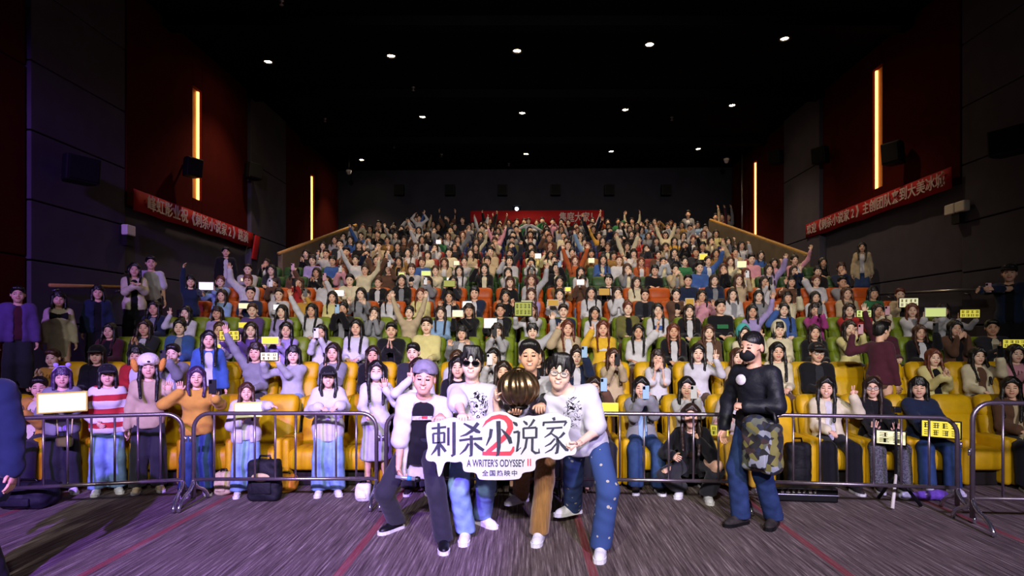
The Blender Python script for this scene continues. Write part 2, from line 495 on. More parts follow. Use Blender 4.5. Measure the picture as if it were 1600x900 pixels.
class Fig:
    """joints of one figure in its own frame: it faces -y, +x is its left hand"""
    def __init__(f, H=1.7, fem=False, pelvis=(0, 0, .9), neck=None, head=None, ax=(1, 0, 0), hax=None, look=(0, -1, 0), tilt=0.0,
                 hands=None, feet=None, toes=(0.15, -0.15), poles=None, kpoles=None, hpose=('relax', 'relax'), hdir=(None, None), hnor=(None, None), shw=None, hs=1.08):
        f.s = s = H / 1.7; f.fem = fem; f.hs = hs
        f.P = np.asarray(pelvis, float)
        f.N = np.asarray(neck, float) if neck is not None else f.P + V(0, 0, .49 * s)
        f.u = nrm(f.N - f.P); f.R = frame(f.u, np.asarray(ax, float)); f.ax = f.R[:, 0]; f.fw = -f.R[:, 1]
        hax = nrm(np.asarray(hax if hax is not None else ax, float) * V(1, 1, 0)); f.hax = hax
        f.look = nrm(look)
        hu = nrm(V(0, 0, 1) * .7 + f.u * .3)
        f.Hc = np.asarray(head, float) if head is not None else f.N + hu * .155 * s + f.look * .025 * s
        side = np.cross(f.look, V(0, 0, 1)); side = -nrm(side)
        side = nrm(side * math.cos(tilt) + V(0, 0, 1) * math.sin(tilt))
        upv = nrm(np.cross(side, -f.look)) if True else None
        if upv[2] < 0: upv = -upv
        f.HR = np.stack([np.cross(-f.look, upv), -f.look, upv], 1)
        sw = (shw if shw else (.132 if fem else .152)) * s
        f.S = [f.N - f.u * .062 * s + f.ax * sw, f.N - f.u * .062 * s - f.ax * sw]
        f.Hp = [f.P + hax * .085 * s, f.P - hax * .085 * s]
        hands = hands or (f.P + V(.27, -.05, -.08) * s, f.P + V(-.27, -.05, -.08) * s)
        poles = poles or (f.ax * .6 - f.fw * .5 - V(0, 0, .8), -f.ax * .6 - f.fw * .5 - V(0, 0, .8))
        kpoles = kpoles or (f.fw + V(0, 0, .2), f.fw + V(0, 0, .2))
        feet = feet or (V(f.P[0] + .1 * s, f.P[1], 0), V(f.P[0] - .1 * s, f.P[1], 0))
        f.E = []; f.Wr = []; f.K = []; f.A = []; f.toe = []; f.hd = []; f.hn = []
        for i in (0, 1):
            e, w = ik(f.S[i], np.asarray(hands[i], float), .285 * s, .25 * s, np.asarray(poles[i], float)); f.E.append(e); f.Wr.append(w)
            k, a = ik(f.Hp[i], np.asarray(feet[i], float) + V(0, 0, .085 * s), .43 * s, .41 * s, np.asarray(kpoles[i], float)); f.K.append(k); f.A.append(a)
            th = toes[i]
            base = nrm(V(f.fw[0], f.fw[1], 0))
            c, sn = math.cos(th), math.sin(th)
            f.toe.append(V(base[0] * c - base[1] * sn, base[0] * sn + base[1] * c, 0))
            f.hd.append(nrm(hdir[i]) if hdir[i] is not None else nrm(w - e))
            if hnor[i] is not None: nn = np.asarray(hnor[i], float)
            else:
                nn = f.ax * (-1 if i == 0 else 1) * .8 + f.fw * .3 - V(0, 0, .3)
            f.hn.append(nn)
        f.hpose = hpose
    def torso(f):
        s, R, u, P, fem = f.s, f.R, f.u, f.P, f.fem
        L = np.linalg.norm(f.N - P)
        b = .93 if fem else 1.0
        pr = [EL(P + u * .03 * s, V(.152, .112, .12) * s * (1.02 if fem else .98), R, .05), EL(P + u * L * .36, V(.128 * b, .094, .15) * s, R, .05),
              EL(P + u * L * .68, V(.148 * b, .104, .15) * s, R, .04), RC(f.N - u * .07 * s + f.ax * .095 * s, f.N - u * .07 * s - f.ax * .095 * s, .055 * s, .055 * s, .04)]
        if fem:
            for q in (-1, 1): pr.append(EL(P + u * L * .66 + f.fw * .075 * s + f.ax * .065 * s * q, V(.062, .055, .06) * s, R, .04))
        return pr
    def arm(f, i, t0=0.0, t1=0.0):
        s = f.s * (.92 if f.fem else 1)
        return [RC(f.S[i], f.E[i], .052 * s + t0, .04 * s + t0, .04), RC(f.E[i], f.Wr[i], .039 * s + t0, .0255 * s + t1, .03)]
    def leg(f, i, a=.0, b=.0, c=.0):
        s = f.s
        return [RC(f.Hp[i], f.K[i], .080 * s + a, .056 * s + b, .02), RC(f.K[i], f.A[i], .054 * s + b, .036 * s + c, .02)]
    def neckp(f):
        return [RC(f.N - f.u * .05 * f.s, f.Hc - f.HR[:, 2] * .05 * f.s - f.look * .015 * f.s, .052 * f.s * (.9 if f.fem else 1), .05 * f.s * (.9 if f.fem else 1), .04)]
    # ---- meshes
    def body(f, h, hh, smile=False, hand_sides=6, name='body'):
        pr = f.torso() + f.neckp()
        for i in (0, 1): pr += f.arm(i) + f.leg(i) + [RC(f.A[i] - V(0, 0, .04) * f.s, f.A[i] - V(0, 0, .055) * f.s + f.toe[i] * .12 * f.s, .033 * f.s, .026 * f.s, .02)]
        v, q = solid(pr, h)
        vs = [v]; fs = [list(map(int, x)) for x in q]; mi = [0] * len(q); n = len(v)
        hv, hf, hm = head_mesh(f.fem, hh, smile)
        vs.append(f.Hc + (hv * f.s * f.hs) @ f.HR.T)
        fs += (hf + n).tolist(); mi += hm.tolist(); n += len(hv)
        if smile:        # a thin curved row of teeth between the lips
            X_ = np.linspace(-.0175, .0175, 9); zc = -.0585 + (X_ / .022) ** 2 * .006; hw = .0042 * (1 - (X_ / .0185) ** 2) + .0004; yy = -.0985 + X_ ** 2 * 16
            tv = np.concatenate([np.stack([X_, yy, zc + hw], 1), np.stack([X_, yy, zc - hw * .8], 1)])
            vs.append(f.local(tv)); fs += [[n + k_, n + k_ + 9, n + k_ + 10, n + k_ + 1] for k_ in range(8)]; mi += [WH] * 8; n += 18
        for i in (0, 1):
            a, b = hand_mesh(f.Wr[i], f.hd[i], f.hn[i], (1 if i == 0 else -1), f.hpose[i], f.s * (.94 if f.fem else 1), hand_sides)
            vs.append(a); fs += [[x + n for x in p] for p in b]; mi += [0] * len(b); n += len(a)
        return mesh_from(name, np.concatenate(vs), fs, [None] * 5, mi, True)
    def hair(f, style, h, name='hair', scale=1.0):
        v, q = hair_mesh(style, h)
        return mesh_from(name, f.Hc + (v * f.s * f.hs * scale) @ f.HR.T, q, [None])
    def top(f, h, t=.016, sleeve=1.0, hem=.10, loose=.0, neck=.062, open_=0.0, wr=.004, seed=0, collar=False, name='top', vneck=False, flare=0.0, hood=False):
        """sleeve: 0 none, .5 to mid upper arm, 1 to elbow, 2 to wrist; hem: metres below the hip joints"""
        s = f.s
        pr = inflate(f.torso(), t + loose * .55)
        if hem > .02: pr.append(EL(f.P - f.u * hem * .55 * s, V(.15 + flare, .115 + flare, .08 + hem * .6) * s + t + loose * .6, f.R, .05))
        for i in (0, 1):
            a = f.arm(i, t + loose * .35, t + loose * .5)
            if sleeve >= 1.0:
                pr.append(a[0])
                fr = sleeve - 1.0
                if fr > .02:
                    e, w = f.E[i], f.Wr[i]
                    r0, r1 = a[1][3], a[1][4]
                    pr.append(RC(e, e + (w - e) * min(fr, .93), r0, r0 + (r1 - r0) * min(fr, 1), .03))
            elif sleeve > 0:
                sh, e = f.S[i], f.E[i]
                pr.append(RC(sh, sh + (e - sh) * sleeve, a[0][3] + .002, a[0][3] + .010 + loose * .5, .03))
        if collar: pr.append(RC(f.N - f.u * .02 * s, f.N + f.u * .045 * s, .07 * s, .062 * s, .02))
        if hood: pr.append(EL(f.N - f.fw * .075 * s - f.u * .02 * s, V(.11, .07, .075) * s, f.R, .03))
        if neck and not collar: pr.append(EL(f.N + f.u * .035 * s + f.fw * .03 * s, V(neck + .012, neck + .01, .055) * s, f.R, .01, '-'))
        if vneck: pr.append(EL(f.N - f.u * .03 * s + f.fw * .12 * s, V(.04, .07, .1) * s, f.R, .01, '-'))
        if open_: pr.append(BX(f.P + f.u * .16 * s + f.fw * .20 * s, V(open_ * s, .125 * s, .75 * s), f.R, .02, .015, '-'))
        pr.append(PL(-f.u, f.P - f.u * hem * s))
        v, q = solid(pr, h, wr, seed)
        return mesh_from(name, v, q, [None])
    def trousers(f, h, t=.009, wide=.02, end=.06, wr=.003, seed=1, name='trousers', waist=.13, k=0.0):
        s = f.s
        pr = inflate(f.torso()[:2], t)
        for i in (0, 1):
            a = f.leg(i, t + k, t + wide * .8, t + wide + .016)
            pr += [a[0]]
            K, A = f.K[i], f.A[i]
            pr.append(RC(K, A + (A - K) * 0.02, a[1][3], a[1][4], .03))
        pr.append(PL(f.u, f.P + f.u * waist * s))
        pr.append(PL((0, 0, -1), (0, 0, min(f.A[0][2], f.A[1][2]) - .085 * s + end)))
        v, q = solid(pr, h, wr, seed)
        return mesh_from(name, v, q, [None])
    def skirt(f, h, r=.24, end=.45, seed=2, name='skirt', waist=.14):
        s = f.s; mid = (f.A[0] + f.A[1]) / 2
        m = (f.K[0] + f.K[1]) / 2
        b = f.P + (V(mid[0], mid[1], end) - f.P) * 1.0 if abs(m[1] - f.P[1]) < .25 else m
        pr = inflate(f.torso()[:2], .018) + [RC(f.P, b, .15 * s, r * s, .06)]
        if abs(m[1] - f.P[1]) >= .25: pr.append(RC(m, m + V(0, 0, -.25), r * s, r * s * .9, .06))
        pr += [PL(f.u, f.P + f.u * waist * s), PL((0, 0, -1), (0, 0, end))]
        v, q = solid(pr, h, .006, seed)
        return mesh_from(name, v, q, [None])
    def shoe(f, i, h=.011, boot=0.0, name='shoe'):
        s = f.s; A = f.A[i]; d = f.toe[i]; z0 = A[2] - .085 * s
        g = V(A[0], A[1], z0)
        sd = V(-d[1], d[0], 0)
        R = np.stack([sd, d, V(0, 0, 1)], 1)
        pr = [EL(g + d * .10 * s + V(0, 0, .028) * s, V(.045, .085, .042) * s, R, .02), EL(g - d * .025 * s + V(0, 0, .035) * s, V(.038, .05, .05) * s, R, .02),
              RC(g + V(0, 0, .06) * s + d * .01, g + V(0, 0, .085 + boot) * s, .043 * s, .045 * s, .03), EL(g + d * .05 * s + V(0, 0, .045) * s, V(.04, .06, .045) * s, R, .02), PL((0, 0, -1), (0, 0, z0 + .012 * s)), PL((0, 0, 1), (0, 0, z0 + (.095 + boot) * s))]
        v, q = solid(pr, h)
        return mesh_from(name, v, q, [None])
    def sole(f, i, name='sole', thick=.028):
        s = f.s; A = f.A[i]; d = f.toe[i]; z0 = A[2] - .085 * s
        sd = V(-d[1], d[0], 0); g = V(A[0], A[1], z0)
        prof = [(-.08, .028), (-.06, .038), (0, .04), (.06, .043), (.11, .05), (.15, .046), (.18, .034), (.195, .012)]
        pts = [(y, x) for y, x in prof] + [(y, -x) for y, x in prof[::-1]]
        n = len(pts)
        v = [g + d * y * s + sd * x * s for y, x in pts] + [g + d * y * s + sd * x * s + V(0, 0, thick * s) for y, x in pts]
        fcs = [list(range(n)), list(range(2 * n - 1, n - 1, -1))] + [[i + n, (i + 1) % n + n, (i + 1) % n, i] for i in range(n)]
        return mesh_from(name, v, fcs, [None], None, False)
    def local(f, me_v):
        return f.Hc + (np.asarray(me_v, float) * f.s * f.hs) @ f.HR.T

# colours, named as they are spoken of in labels
CLOTH = {'white': 'c2c0c6', 'cream': 'cfc5a8', 'beige': 'b3a083', 'brown': '5b4033', 'black': '17161b', 'charcoal': '2b2b33', 'grey': '7f7f86', 'light grey': 'acabb2',
         'navy': '1e2740', 'blue': '3c5a9a', 'light blue': '86a3c8', 'purple': '59427f', 'lilac': '9c8cc0', 'pink': 'c98fa0', 'red': 'a32a2a', 'maroon': '4a2230', 'mustard': 'bd8f3c',
         'yellow': 'd3a830', 'pale yellow': 'cfc488', 'green': '2f6b45', 'teal': '4aa9a5', 'olive': '6a6638', 'tan': '8d6a3a', 'magenta': 'a03b80', 'denim blue': '32476e', 'light denim': '7d9cc4', 'dark denim': '2a3a60', 'rust': 'a5522c'}
def cloth(c, kind='c'):
    return mat('cloth ' + c, hexc(CLOTH[c]), rough=.85, var=.08, scale=14, bump=.10, spec=.12, sheen=.1)
def denim(c):
    return mat('denim ' + c, hexc(CLOTH[c]), rough=.9, var=.28, scale=9, bump=.3, spec=.1)
SKINS = [mat('skin %d' % i, hexc(h), rough=.55, var=.05, scale=25, spec=.35) for i, h in enumerate(('deb096', 'd2a184', 'e6c0a8'))]
HAIRS = {'black': '0d0b0d', 'dark brown': '24150f', 'brown': '43261a', 'auburn': '5e2a1a', 'grey': '5a5a60', 'purple tinted': '3a2448'}
def hairm(c): return mat('hair ' + c, hexc(HAIRS[c]), rough=.45, var=.35, scale=60, bump=.5, stretch=(1, 1, .12), spec=.5)
EYE = mat('eye', (.008, .006, .006), rough=.2, var=0, spec=.6)
LIP = mat('lips', hexc('b0605a'), rough=.5, var=.05)
TEETH = mat('eye white and teeth', hexc('e6e2dc'), rough=.4, var=.02)
SOLE = mat('white rubber', hexc('d8d8d8'), rough=.6, var=.05)
BLACKP = mat('black plastic', hexc('101012'), rough=.4, var=.1)

def put(name, me, parent, mats):
    o = link(name, me, parent)
    for i, m in enumerate(mats):
        if i < len(o.material_slots):
            o.material_slots[i].link = 'OBJECT'
            o.material_slots[i].material = m
    return o
def skinset(sk, hc): return [SKINS[sk], EYE, hairm(hc), LIP, TEETH]

# ------------------------------------------------------------------ the hall
XL, XR, ZC = -7.9, 8.4, 8.6
YB_L, YB_R = 23.9, 23.3
ROWY0, PITCH, RISE, NROW = 6.95, 1.1, 0.36, 14
def rowy(i): return ROWY0 + PITCH * i
def rowz(i): return RISE * i

def carpet(key, base, alt, streak, lines=False):
    m = bpy.data.materials.new(key); nt, b = _nodes(m); L = nt.links
    N = nt.nodes.new
    tc = N('ShaderNodeTexCoord')
    mp = N('ShaderNodeMapping'); mp.inputs['Scale'].default_value = (34, 1.1, 1); L.new(tc.outputs['Object'], mp.inputs[0])
    n1 = N('ShaderNodeTexNoise'); n1.inputs['Scale'].default_value = 1.6; n1.inputs['Detail'].default_value = 4; n1.inputs['Roughness'].default_value = .7; L.new(mp.outputs[0], n1.inputs['Vector'])
    cr = N('ShaderNodeValToRGB'); e = cr.color_ramp.elements
    e[0].position = .36; e[0].color = (*base, 1); e[1].position = .74; e[1].color = (*streak, 1)
    q = e.new(.55); q.color = (*alt, 1)
    L.new(n1.outputs['Fac'], cr.inputs[0])
    out = cr.outputs[0]
    n2 = N('ShaderNodeTexNoise'); n2.inputs['Scale'].default_value = 90; L.new(tc.outputs['Object'], n2.inputs['Vector'])
    if lines:
        sp = N('ShaderNodeSeparateXYZ'); L.new(tc.outputs['Object'], sp.inputs[0])
        def mth(op, a, v):
            n = N('ShaderNodeMath'); n.operation = op
            L.new(a, n.inputs[0])
            if v is not None: n.inputs[1].default_value = v
            return n.outputs[0]
        x = mth('ADD', sp.outputs[0], 3.25 + 1.87 * 10 + .035)
        x = mth('MODULO', x, 1.87)
        x = mth('LESS_THAN', x, .07)
        mx = N('ShaderNodeMix'); mx.data_type = 'RGBA'
        nn = N('ShaderNodeMath'); nn.operation = 'MULTIPLY'; L.new(x, nn.inputs[0]); nn.inputs[1].default_value = .5
        L.new(nn.outputs[0], mx.inputs[0]); L.new(out, mx.inputs[6]); mx.inputs[7].default_value = (*hexc('93303a'), 1)
        out = mx.outputs[2]
    L.new(out, b.inputs['Base Color'])
    b.inputs['Roughness'].default_value = .95; b.inputs['Specular IOR Level'].default_value = .1
    bp = N('ShaderNodeBump'); bp.inputs['Strength'].default_value = .5; bp.inputs['Distance'].default_value = .01
    L.new(n2.outputs['Fac'], bp.inputs['Height']); L.new(bp.outputs[0], b.inputs['Normal'])
    MATS[key] = m
    return m
CARPET = carpet('streaked carpet', hexc('423836'), hexc('6c5f5b'), hexc('ada097'), True)
STEPC = carpet('tier carpet', hexc('241f22'), hexc('332c2e'), hexc('4a4243'))
FABRIC_GREY = mat('dark grey wall fabric', hexc('4e4a54'), rough=.95, var=.08, scale=3, bump=.1, spec=.05)
FABRIC_RED = mat('dark red wall fabric', hexc('44110e'), rough=.95, var=.10, scale=4, bump=.1, spec=.05)
BLACK_CEIL = mat('black ceiling paint', hexc('0b0a0e'), rough=.95, var=.2, scale=1.2, spec=.05)
BACKW = mat('charcoal back wall', hexc('2c2b33'), rough=.95, var=.1, scale=2, spec=.05)

struct(MB().box((-10, -6, -.2), (10.5, 6.0, 0)).obj('floor', CARPET))
for i in range(1):
    struct(MB().box((-10, 6.0, -.2), (10.5, rowy(1) - .62, 0)).obj('floor', CARPET))
for i in range(1, NROW):
    y0 = rowy(i) - .62
    y1 = rowy(i + 1) - .62 if i < NROW - 1 else rowy(NROW) - .62
    o = MB().box((XL, y0, -.2), (XR, y1, rowz(i))).obj('floor_tier', STEPC); struct(o)
struct(MB().box((XL, rowy(NROW) - .62, -.2), (XR, 24.2, rowz(NROW - 1))).obj('floor_tier', STEPC))
struct(MB().box((XL, 7.45, -.1), (-6.93, rowy(2) - .62, .95)).obj('floor_aisle_step', STEPC))
# raised steps of the side aisles, one block per row
for i in range(2, NROW):
    for (x0, x1) in ((XL, -6.98), (7.85, XR)):
        struct(MB().box((x0, rowy(i) - .62, rowz(i) - .05), (x1, rowy(i) + .48, rowz(i) + .18)).obj('floor_aisle_step', STEPC))
        struct(MB().box((x0, rowy(i) - .07, rowz(i) + .1), (x1, rowy(i) + .48, rowz(i) + .36)).obj('floor_aisle_step', STEPC))
struct(MB().box((-10, -6, ZC), (10.5, 24.4, ZC + .2)).obj('ceiling', BLACK_CEIL))
# shallow black beams under the ceiling
for k, y in enumerate((3.0, 8.2, 12.3, 16.0, 19.8)):
    struct(MB().box((XL, y, ZC - .22), (XR, y + .3, ZC + .02)).obj('trim_%d' % (k + 1), BLACK_CEIL))

wl = struct(MB().box((XL - .3, -6, -.2), (XL, 24.4, ZC + .1)).obj('wall_left', BACKW))
wr_ = struct(MB().box((XR, -6, -.2), (XR + .3, 24.4, ZC + .1)).obj('wall_right', BACKW))
bw = struct(MB().add([(XL - .3, YB_L, 0), (XR + .3, YB_R, 0), (XR + .3, 24.6, 0), (XL - .3, 24.6, 0), (XL - .3, YB_L, ZC + .1), (XR + .3, YB_R, ZC + .1), (XR + .3, 24.6, ZC + .1), (XL - .3, 24.6, ZC + .1)],
                     [(0, 3, 2, 1), (4, 5, 6, 7), (0, 1, 5, 4), (1, 2, 6, 5), (2, 3, 7, 6), (3, 0, 4, 7)]).obj('wall_back', BACKW))
struct(MB().box((-10, -6.3, -.2), (10.5, -6, ZC + .2)).obj('wall_front', mat('pale screen', hexc('8d8d92'), rough=.9, var=.03)))

def wpanel(side, y0, y1, z0, z1, proud, m, parent, g=.012):
    x = XL if side < 0 else XR
    a, b = (x - .02, x + proud) if side < 0 else (x - proud, x + .02)
    mb = MB()
    c = ((a + b) / 2, (y0 + y1) / 2, (z0 + z1) / 2)
    mb.rbox(c, (b - a, y1 - y0 - 2 * g, z1 - z0 - 2 * g), .012, n=2)
    return mb.obj('wall_panel', m, parent, False)
for side, par in ((-1, wl), (1, wr_)):
    zs = [0, 1.0, 1.95, 2.95, 3.9, 5.0, 6.1, 7.3, ZC]
    ya, yb, yc, yd, ye = (9.05, 11.2, 16.05, 18.4, 23.75) if side < 0 else (5.0, 11.0, 16.1, 18.35, 23.25)
    segs = [(ya, yb)] if side < 0 else [(5.0, 8.0), (8.0, yb)]
    for (p, q) in segs:
        for z0, z1 in zip(zs[:-1], zs[1:]): wpanel(side, p, q, z0, z1, .10, FABRIC_GREY, par)
    if side < 0:
        for z0, z1 in ((0, 3.0), (3.0, 6.0), (6.0, ZC)): wpanel(side, 5.0, ya, z0, z1, .04, FABRIC_RED, par)
    # red bays with the lit slot between two fields
    zb = 4.3 if side < 0 else 4.7
    for (p, q, s0, s1) in ((yb, yc, 13.42, 13.80), (yd, ye, 20.75, 21.1)):
        for (a, b) in ((p, s0), (s1, q)): wpanel(side, a, b, zb, ZC, .12, FABRIC_RED, par, .002)
        wpanel(side, s0, s1, zb, 4.98 if side < 0 else 5.25, .12, FABRIC_RED, par, .002)
        wpanel(side, s0, s1, 7.6 if side < 0 else 8.1, ZC, .12, FABRIC_RED, par, .002)
        for (z0, z1) in ((0, 1.6), (1.6, 3.0), (3.0, zb)):
            wpanel(side, p, q, z0, z1, .05, FABRIC_GREY, par)
    for z0, z1 in ((0, 2.6), (2.6, 4.6), (4.6, 6.6), (6.6, ZC)): wpanel(side, yc, yd, z0, z1, .22, FABRIC_GREY, par)

# lit wall slots: a recessed trough with an amber back and a brighter tube on one edge
AMBER = mat('amber trough lining', hexc('d08a4a'), rough=.6, var=.1, scale=2)
TUBE = mat('warm light tube', hexc('ffc070'), rough=.5, emit=(1.0, .40, .09), estr=5.0, var=0)
def slot(side, y0, y1, z0, z1, label):
    x = XL if side < 0 else XR
    sg = 1 if side < 0 else -1
    t = thing('wall_light_slot', label, 'wall light', (x, (y0 + y1) / 2, z0))
    w = (y1 - y0) / 2; hh = z1 - z0
    mb = MB(); mb.box((min(0, sg * .02), -w, 0), (max(0, sg * .02), w, hh)); mb.obj('trough', AMBER, t)
    mb = MB(); mb.box((min(sg * .02, sg * .06), w - .06, .02), (max(sg * .02, sg * .06), w - .01, hh - .02)); mb.obj('light_tube', TUBE, t)
    return t
slot(-1, 13.42, 13.80, 4.98, 7.6, 'amber vertical light slot in the left wall above the red banner')
slot(-1, 20.75, 21.1, 4.98, 7.6, 'amber vertical light slot in the left wall near the back wall')
slot(1, 13.42, 13.80, 5.25, 8.1, 'amber vertical light slot in the right wall above the red banner')
slot(1, 20.75, 21.1, 5.25, 8.1, 'amber vertical light slot in the right wall above the sloping parapet')

# parapets beside the upper stairs
PAR = mat('painted parapet', hexc('6d5f4d'), rough=.9, var=.12, scale=3)
PARTOP = mat('timber handrail', hexc('b98d4d'), rough=.5, var=.15, scale=12)
def parapet(name, A, B, label, cat):
    A = np.asarray(A); B = np.asarray(B)
    t = thing(name, label, cat, tuple(A * V(1, 1, 0) + V(0, 0, A[2] - 1.15)))
    D = B - A; z = 1.15
    n = nrm(np.cross(D * V(1, 1, 0), V(0, 0, 1))) * .07
    v = []
    for q in (np.zeros(3), D):
        for sg in (-1, 1):
            v.append(q + n * sg + V(0, 0, -.3)); v.append(q + n * sg + V(0, 0, z))
    # order: A-,A-top,A+,A+top,B-,B-top,B+,B+top
    f = [(0, 4, 5, 1), (2, 3, 7, 6), (1, 5, 7, 3), (0, 2, 6, 4), (0, 1, 3, 2), (4, 6, 7, 5)]
    MB().add(v, f).obj('parapet_wall', PAR, t)
    MB().tube([V(0, 0, z + .035) - nrm(D) * .1, D + V(0, 0, z + .035)], .05, 10).obj('handrail', PARTOP, t, True)
    return t
parapet('stair_parapet', P3(1262, 400, 15.3), P3(1110, 345, 21.4), 'sloping parapet with a timber rail under the right wall slot', 'parapet')
parapet('stair_parapet', P3(438, 397, 16.5), P3(556, 353, 22.2), 'sloping parapet with a timber rail under the left wall slot', 'parapet')

# banners
BANNER = mat('red banner cloth', hexc('a01218'), rough=.8, var=.08, scale=5)
BTEXT = mat('white banner lettering', hexc('c9b3b0'), rough=.8, var=.05)
def banner(text, label, A, B, h, size, group=None, spacing=1.0, align='LEFT', pad=.25, x0=0.0):
    """A, B: top corners, left to right as read"""
    A = np.asarray(A, float); B = np.asarray(B, float)
    L = np.linalg.norm(B - A); d = (B - A) / L
    t = thing('banner', label, 'banner', tuple(A + V(0, 0, -h)), math.atan2(d[1], d[0]))
    n = 24; v = []; f = []
    rg = random.Random(int(L * 100))
    for i in range(n + 1):
        x = L * i / n; w = .012 * math.sin(i * 1.7) + .008 * math.sin(i * .6)
        v += [(x, w, 0 + .012 * math.sin(i * .9)), (x, w * .4, h), (x, w + .012, 0 + .012 * math.sin(i * .9)), (x, w * .4 + .012, h)]
    for i in range(n):
        a = i * 4; b = a + 4
        f += [(a, b, b + 1, a + 1), (a + 2, a + 3, b + 3, b + 2), (a + 1, b + 1, b + 3, a + 3), (a, a + 2, b + 2, b)]
    f += [(0, 1, 3, 2), (n * 4, n * 4 + 2, n * 4 + 3, n * 4 + 1)]
    MB().add(v, f).obj('cloth', BANNER, t, True)
    # one piece per character, evenly set along the cloth
    n_ = len(text); room = L * (1 - x0) - 2 * pad; st = room / n_
    for k, ch in enumerate(text):
        me = text_mesh(ch, size, .004, size * .012, 'CENTER')
        me.materials.clear(); me.materials.append(BTEXT)
        o = link('character', me, t, (L * x0 + pad + st * (k + .5), -.03, h / 2)); o.rotation_euler = (math.pi / 2, 0, 0)
        if st < size * .98: o.scale = (st / size * 1.0, 1, 1)
    return t
banner('峰虹影业祝《刺杀小说家2》路演', 'red cloth banner with white characters along the left wall', (XL + .26, 11.2, 4.62), (XL + .26, 16.1, 4.58), .42, .33, pad=.35)
banner('欢迎《刺杀小说家2》主创团队来到大美冰城', 'red cloth banner with white characters along the right wall', (XR - .26, 16.8, 5.0), (XR - .26, 11.05, 5.08), .42, .31, pad=.12)
banner('集庭大家！', 'dark red banner on the back wall behind the standing guests', (-2.28, 23.35, 6.82), (3.1, 23.2, 6.82), .62, .42, pad=.25, x0=.62)
# loose end of the left banner
t = tag(MB().rbox((0, 0, -.33), (.05, .28, .7), .02, 2, fn=lambda v: v + np.stack([.03 * np.sin(v[:, 2] * 9), .10 * np.sin(v[:, 2] * 4), 0 * v[:, 0]], 1)).obj('banner_tail', BANNER, None, True), 'loose red banner end hanging below the left wall banner', 'banner')
t.location = (XL + .3, 16.15, 4.56)

# downlights
RIM = mat('lamp rim', hexc('303036'), rough=.4, metal=.6)
GLOW = mat('downlight lens', (1, .8, .5), emit=(1.0, .72, .38), estr=110, var=0)
def downlight(x, y, k, strong=False):
    t = thing('downlight', 'round warm recessed downlight in the black ceiling', 'ceiling light', (x, y, ZC - .02), group='recessed downlights in the ceiling')
    if strong: t['label'] = 'brightest warm recessed downlight in the black ceiling'; del t['group']
    MB().lathe([(.14, .03), (.14, -.02), (.10, -.03), (.085, .0)], 18).obj('rim', RIM, t, True)
    MB().lathe([(.0, -.01), (.06 if not strong else .085, -.012), (.088, .0)], 18).obj('lens', GLOW, t, True)
    l = bpy.data.lights.new('downlight_lamp', 'SPOT'); l.energy = 330; l.color = (1, .74, .46); l.spot_size = math.radians(95); l.spot_blend = .8; l.shadow_soft_size = .1
    o = bpy.data.objects.new('downlight_lamp', l); o.parent = t; o.location = (0, 0, -.06); COL.objects.link(o)
for k, (u, v) in enumerate(((419, 97), (611, 88), (808, 80), (1015, 70), (1226, 61), (660, 183), (816, 177), (977, 172), (1144, 165), (565, 250), (822, 241), (955, 237), (1091, 233))):
    Y = (ZC - .04 - CAMZ) * FPX / (CY - v)
    downlight((u - CX) * Y / FPX, Y, k, k == 3)
# small ceiling fittings: sprinkler heads, unlit
SPR = mat('steel fitting', hexc('9a9aa0'), rough=.3, metal=.9)
for (u, v) in ((440, 8), (646, 142), (1050, 188), (508, 190), (833, 223), (616, 231), (690, 245), (795, 259)):
    Y = (ZC - .1 - CAMZ) * FPX / (CY - v)
    t = thing('sprinkler_head', 'small steel sprinkler head under the black ceiling', 'sprinkler', ((u - CX) * Y / FPX, Y, ZC), group='ceiling sprinkler heads')
    MB().lathe([(.05, .01), (.05, -.02), (.015, -.03), (.012, -.09)], 10).obj('stem', SPR, t, True)
    MB().lathe([(.0, -.085), (.045, -.09), (.045, -.1), (0, -.105)], 10).obj('deflector', SPR, t, True)

# wall loudspeakers
SPK = mat('black speaker cabinet', hexc('0c0c10'), rough=.7, var=.1)
GRL = mat('speaker grille', hexc('060608'), rough=.9, var=.3, scale=200)
def speaker(side, u, v, size, label, group=None, X=None):
    off = .42
    x = X if X is not None else (XL + off if side < 0 else XR - off)
    Y = x * FPX / (u - CX); z = CAMZ - (v - CY) * Y / FPX
    t = thing('wall_speaker', label, 'speaker', (x, Y, z), group=group)
    if X is None: t.rotation_euler = (0, 0, (math.radians(62) if side < 0 else math.radians(-62)))
    w, d, h = size
    fn = lambda q: q * np.stack([1 - .25 * (q[:, 1] > 0), np.ones(len(q)), 1 - .0 * q[:, 0]], 1) + np.stack([0 * q[:, 0], -.12 * q[:, 2], 0 * q[:, 0]], 1)
    MB().rbox((0, 0, 0), (w, d, h), .02, 2, fn=fn).obj('cabinet', SPK, t)
    MB().rbox((0, -d / 2 - .01, 0), (w * .88, .03, h * .88), .012, 2, fn=lambda q: q + np.stack([0 * q[:, 0], -.12 * q[:, 2], 0 * q[:, 0]], 1)).obj('grille', GRL, t)
    MB().tube([(0, d / 2 - .05, .05), (0, d / 2 + .38, .12)], .03, 8).obj('bracket', SPK, t, True)
    return t
speaker(-1, 124, 266, (.5, .3, .42), 'black wall loudspeaker on grey fabric before the left banner')
speaker(-1, 300, 262, (.36, .26, .4), 'black wall loudspeaker across the left amber slot')
speaker(-1, 395, 268, (.4, .3, .42), 'black wall loudspeaker on the left grey pilaster')
speaker(1, 1577, 222, (.5, .3, .42), 'black wall loudspeaker on grey fabric beside the right banner')
speaker(1, 1397, 240, (.4, .3, .45), 'black wall loudspeaker across the right amber slot')
speaker(1, 1283, 243, (.4, .3, .42), 'black wall loudspeaker on the right grey pilaster')
